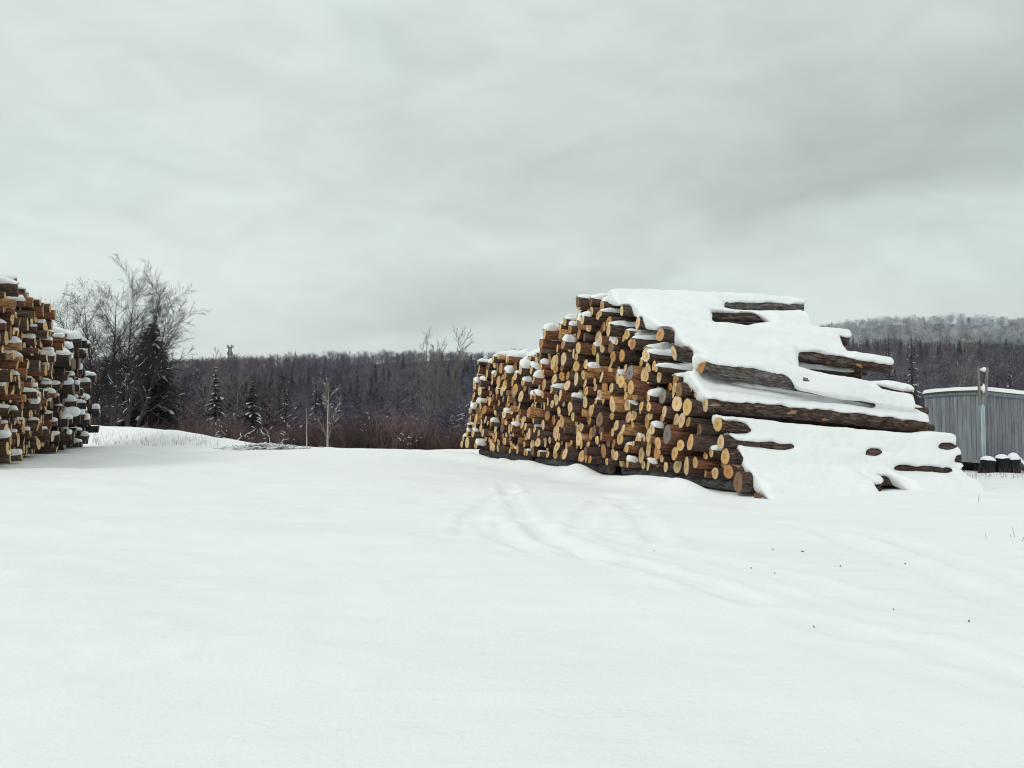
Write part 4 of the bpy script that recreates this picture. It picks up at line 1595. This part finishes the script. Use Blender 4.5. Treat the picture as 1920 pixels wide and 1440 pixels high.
def drum(px, py, w, top, snow_top, lean, flare, lab, sd):
    p = on_ground(px, py)
    Y = 20.4
    p = np.array(((px - 960) / F * Y, Y, tz((px - 960) / F * Y, Y) + .0))
    sc = Y / F
    R = w * sc / 2
    H = (py - top) * sc + .03
    e = empty("tub", tuple(p + (0, 0, -.03)))
    e.rotation_euler = (0, lean, 0)
    tag(e, lab, "tub", "black tubs beside the shed")
    pts = [(R * flare, 0), (R * (flare * .7 + .3), H * .3), (R, H * .85), (R * 1.05, H * .87), (R * 1.06, H * .97), (R * 1.0, H), (R * .93, H), (R * .9, H * .9), (.001, H * .88)]
    V, Q = lathe(pts, 24, (0, 0, 0), .015, sd)
    MB().add(V, None, Q).build("body", M['dark'], e, smooth=True)
    hs = (top - snow_top) * sc
    sp = [(R * 1.02 * math.cos(a), H * .97 + hs * math.sin(a)) for a in np.linspace(0, math.pi / 2 - .01, 9)]
    V, Q = lathe([(R * 1.0, H * .9)] + sp, 24, (0, 0, 0), .03, sd + 1)
    MB().add(V, None, Q).build("snow_cap", M['snow'], e, smooth=True)


drum(1846, 890, 25, 863, 854, .14, 1.2, "squat black tub tilted left, nearest the log pile, capped with snow", 1)
drum(1876, 890, 23, 859, 851, .0, 1.08, "upright black tub capped with snow between two others", 2)
drum(1899, 890, 22, 861, 848, -.05, .92, "black tub capped with snow beside the leaning plank", 3)


def leaning_plank():
    Y = 20.9
    a, b = at(1893, 851, Y), at(1928, 886, Y - .1)
    d = b - a; L = np.linalg.norm(d); d = d / L
    side = unit(np.cross(d, (0, 1, 0))); nrm = np.cross(side, d)
    R = np.stack([d, nrm, side], 1)
    e = empty("leaning_plank", tuple((a + b) / 2))
    tag(e, "snow covered plank leaning down to the right beside the tubs", "plank")
    MB().box((0, 0, 0), (L, .22, .05), R, 0, (.15, .14, .13)).build("board", M['planks'], e)
    V = []
    n, m = 12, 7
    up = side if side[2] > 0 else -side
    for i in range(n):
        for j in range(m):
            u, v = i / (n - 1), j / (m - 1) * 2 - 1
            V.append(d * (u - .5) * L + nrm * v * .12 + up * (.02 + .11 * math.sqrt(max(0, 1 - v * v)) * math.sqrt(max(0, 1 - (2 * u - 1) ** 6))))
    Q = [(i * m + j, i * m + j + 1, (i + 1) * m + j + 1, (i + 1) * m + j) for i in range(n - 1) for j in range(m - 1)]
    MB().add(V, None, Q).build("board_snow", M['snow'], e, smooth=True)


leaning_plank()


def grass(name, pts, hs, label, seed, lean=.2, w=.006, mat='grass'):
    rng = np.random.default_rng(seed)
    P0, P1, R0, R1 = [], [], [], []
    for (x, y), h in zip(pts, hs):
        z = float(terrain(np.array([x]), np.array([y]))[0]) - .03
        d = np.array((rng.normal(0, lean), rng.normal(0, lean), 1)); d = unit(d)
        m = np.array((x, y, z)) + d * h * .6
        e = m + unit(d + np.array((rng.normal(0, .3), rng.normal(0, .3), -.1))) * h * .4
        P0 += [(x, y, z), m]; P1 += [m, e]; R0 += [w, w * .8]; R1 += [w * .8, w * .3]
    V, Q = strokes(P0, P1, R0, R1, 3, seed)
    o = MB().add(V, None, Q, 0, (1, 1, 1)).build(name, M[mat])
    tag(o, label, "grass", kind='stuff')


rg = np.random.default_rng(55)
pp, hh = [], []
for _ in range(300):
    px = 175 + 235 * rg.random() ** 1.3
    t = rg.random()
    Yb = np.interp(px, [175, 300, 420], [45.6, 42.8, 39.6]) - rg.uniform(-.5, 2.2)
    pp.append(((px - 960) / F * Yb, Yb)); hh.append(rg.uniform(.12, .46))
grass("bank_grass", pp, hh, "dry grass stalks poking through the snow bank behind the left piles", 5, .08, .006)
pp, hh = [], []
for _ in range(90):
    px = rg.uniform(1798, 1915); Yb = rg.uniform(18.8, 20.0)
    pp.append(((px - 960) / F * Yb, Yb)); hh.append(rg.uniform(.06, .30) if rg.random() < .9 else .42)
for px, py in ((1898, 1005), (1903, 1005), (1915, 1012), (1850, 1010), (1834, 940), (1836, 938)):
    g = on_ground(px, py); pp.append((g[0], g[1])); hh.append(rg.uniform(.08, .22))
grass("dry_grass", pp, hh, "sparse dry grass poking through snow in front of the shed and tubs", 6, .22, .003, 'brush')


# wood chunk and bark chips on the snow
def chunk():
    g = on_ground(1420, 931)
    z = float(terrain(np.array([g[0]]), np.array([g[1]]))[0])
    rng = np.random.default_rng(8)
    lg = log_geo((0, 0, 0), (.35, .9, -.35), .3, .055, .05, rng, 4, 12, .0, .25, (.10, .06, .045), 'brown', 'brown')
    o = mesh_np("wood_chunk", lg['bark'][0], [lg['bark'][1]], [M['bark']], None, lg['bark'][2], lg['bark'][3], True, None, (g[0], g[1], z + .05))
    tag(o, "small brown chunk of wood poking from snow below the front log", "wood chunk")
    for (cv, cq, ct, cc, cl) in lg['cuts'][:1]:
        mesh_np("cut_end", cv, [cq, ct], [M['cut']], None, cc, cl, False, o)


chunk()
CHIPS = [((1226, 1028), .035, "dark bark chip on the snow right beside the curved tyre ruts"),
         ((1449, 1021), .05, "elongated bark chip below the wood chunk, nearest to the log pile"),
         ((1505, 1030), .05, "thin bark sliver trailing a groove right of the elongated chip"),
         ((1453, 1078), .035, "round dark bark crumb lower than the elongated chip"),
         ((1408, 1065), .022, "tiny bark crumb left of the round dark crumb"),
         ((1576, 1062), .035, "bark chip beside the long straight rut"),
         ((1697, 1049), .035, "bark chip under the long rut toward the shed"),
         ((1526, 1178), .035, "dark bark chip standing alone nearest the camera"),
         ((1675, 1141), .02, "tiny bark crumb on the smooth snow swell"),
         ((1817, 1178), .025, "bark crumb at the low swell near the right border"),
         ((1134, 931), .03, "bark chip at the top of the second curved rut")]
rc = np.random.default_rng(66)
for (p, s, lab) in CHIPS:
    g = on_ground(*p)
    z = float(terrain(np.array([g[0]]), np.array([g[1]]))[0])
    n = 7
    a = np.linspace(0, 6.28, n, endpoint=False)
    rr = rc.uniform(.6, 1.2, n)
    ro = rc.uniform(0, 3)
    s = s * .42
    x, y = np.cos(a) * rr * s * .9, np.sin(a) * rr * s * .45
    xr, yr = x * math.cos(ro) - y * math.sin(ro), x * math.sin(ro) + y * math.cos(ro)
    lo = np.stack([xr, yr, np.full(n, -.01)], -1)
    hi = np.stack([xr * .85, yr * .85, rc.uniform(.002, .007, n)], -1)
    V = np.concatenate([lo, hi, [(0, 0, .008)]])
    Q = [(i, (i + 1) % n, n + (i + 1) % n, n + i) for i in range(n)]
    T = [(n + i, n + (i + 1) % n, 2 * n) for i in range(n)]
    o = MB().add(V, T, Q, 0, (.27, .24, .22)).build("bark_chip", M['bark'], None, (g[0], g[1], z + .008))
    tag(o, lab, "bark chip", "bark chips scattered on the snow")


# thin winter air
def haze():
    m = bpy.data.materials.new("winter_air")
    m.use_nodes = True
    t = m.node_tree
    t.nodes.clear()
    v = t.nodes.new('ShaderNodeVolumePrincipled')
    v.inputs['Color'].default_value = (.93, .95, 1.0, 1)
    v.inputs['Density'].default_value = .00013
    o = t.nodes.new('ShaderNodeOutputMaterial')
    t.links.new(v.outputs[0], o.inputs['Volume'])
    h = MB().box((0, 0, 75), (2400, 2400, 190)).build("haze", m)
    tag(h, "thin pale winter air over the yard and the hills", "haze", kind='stuff')


haze()
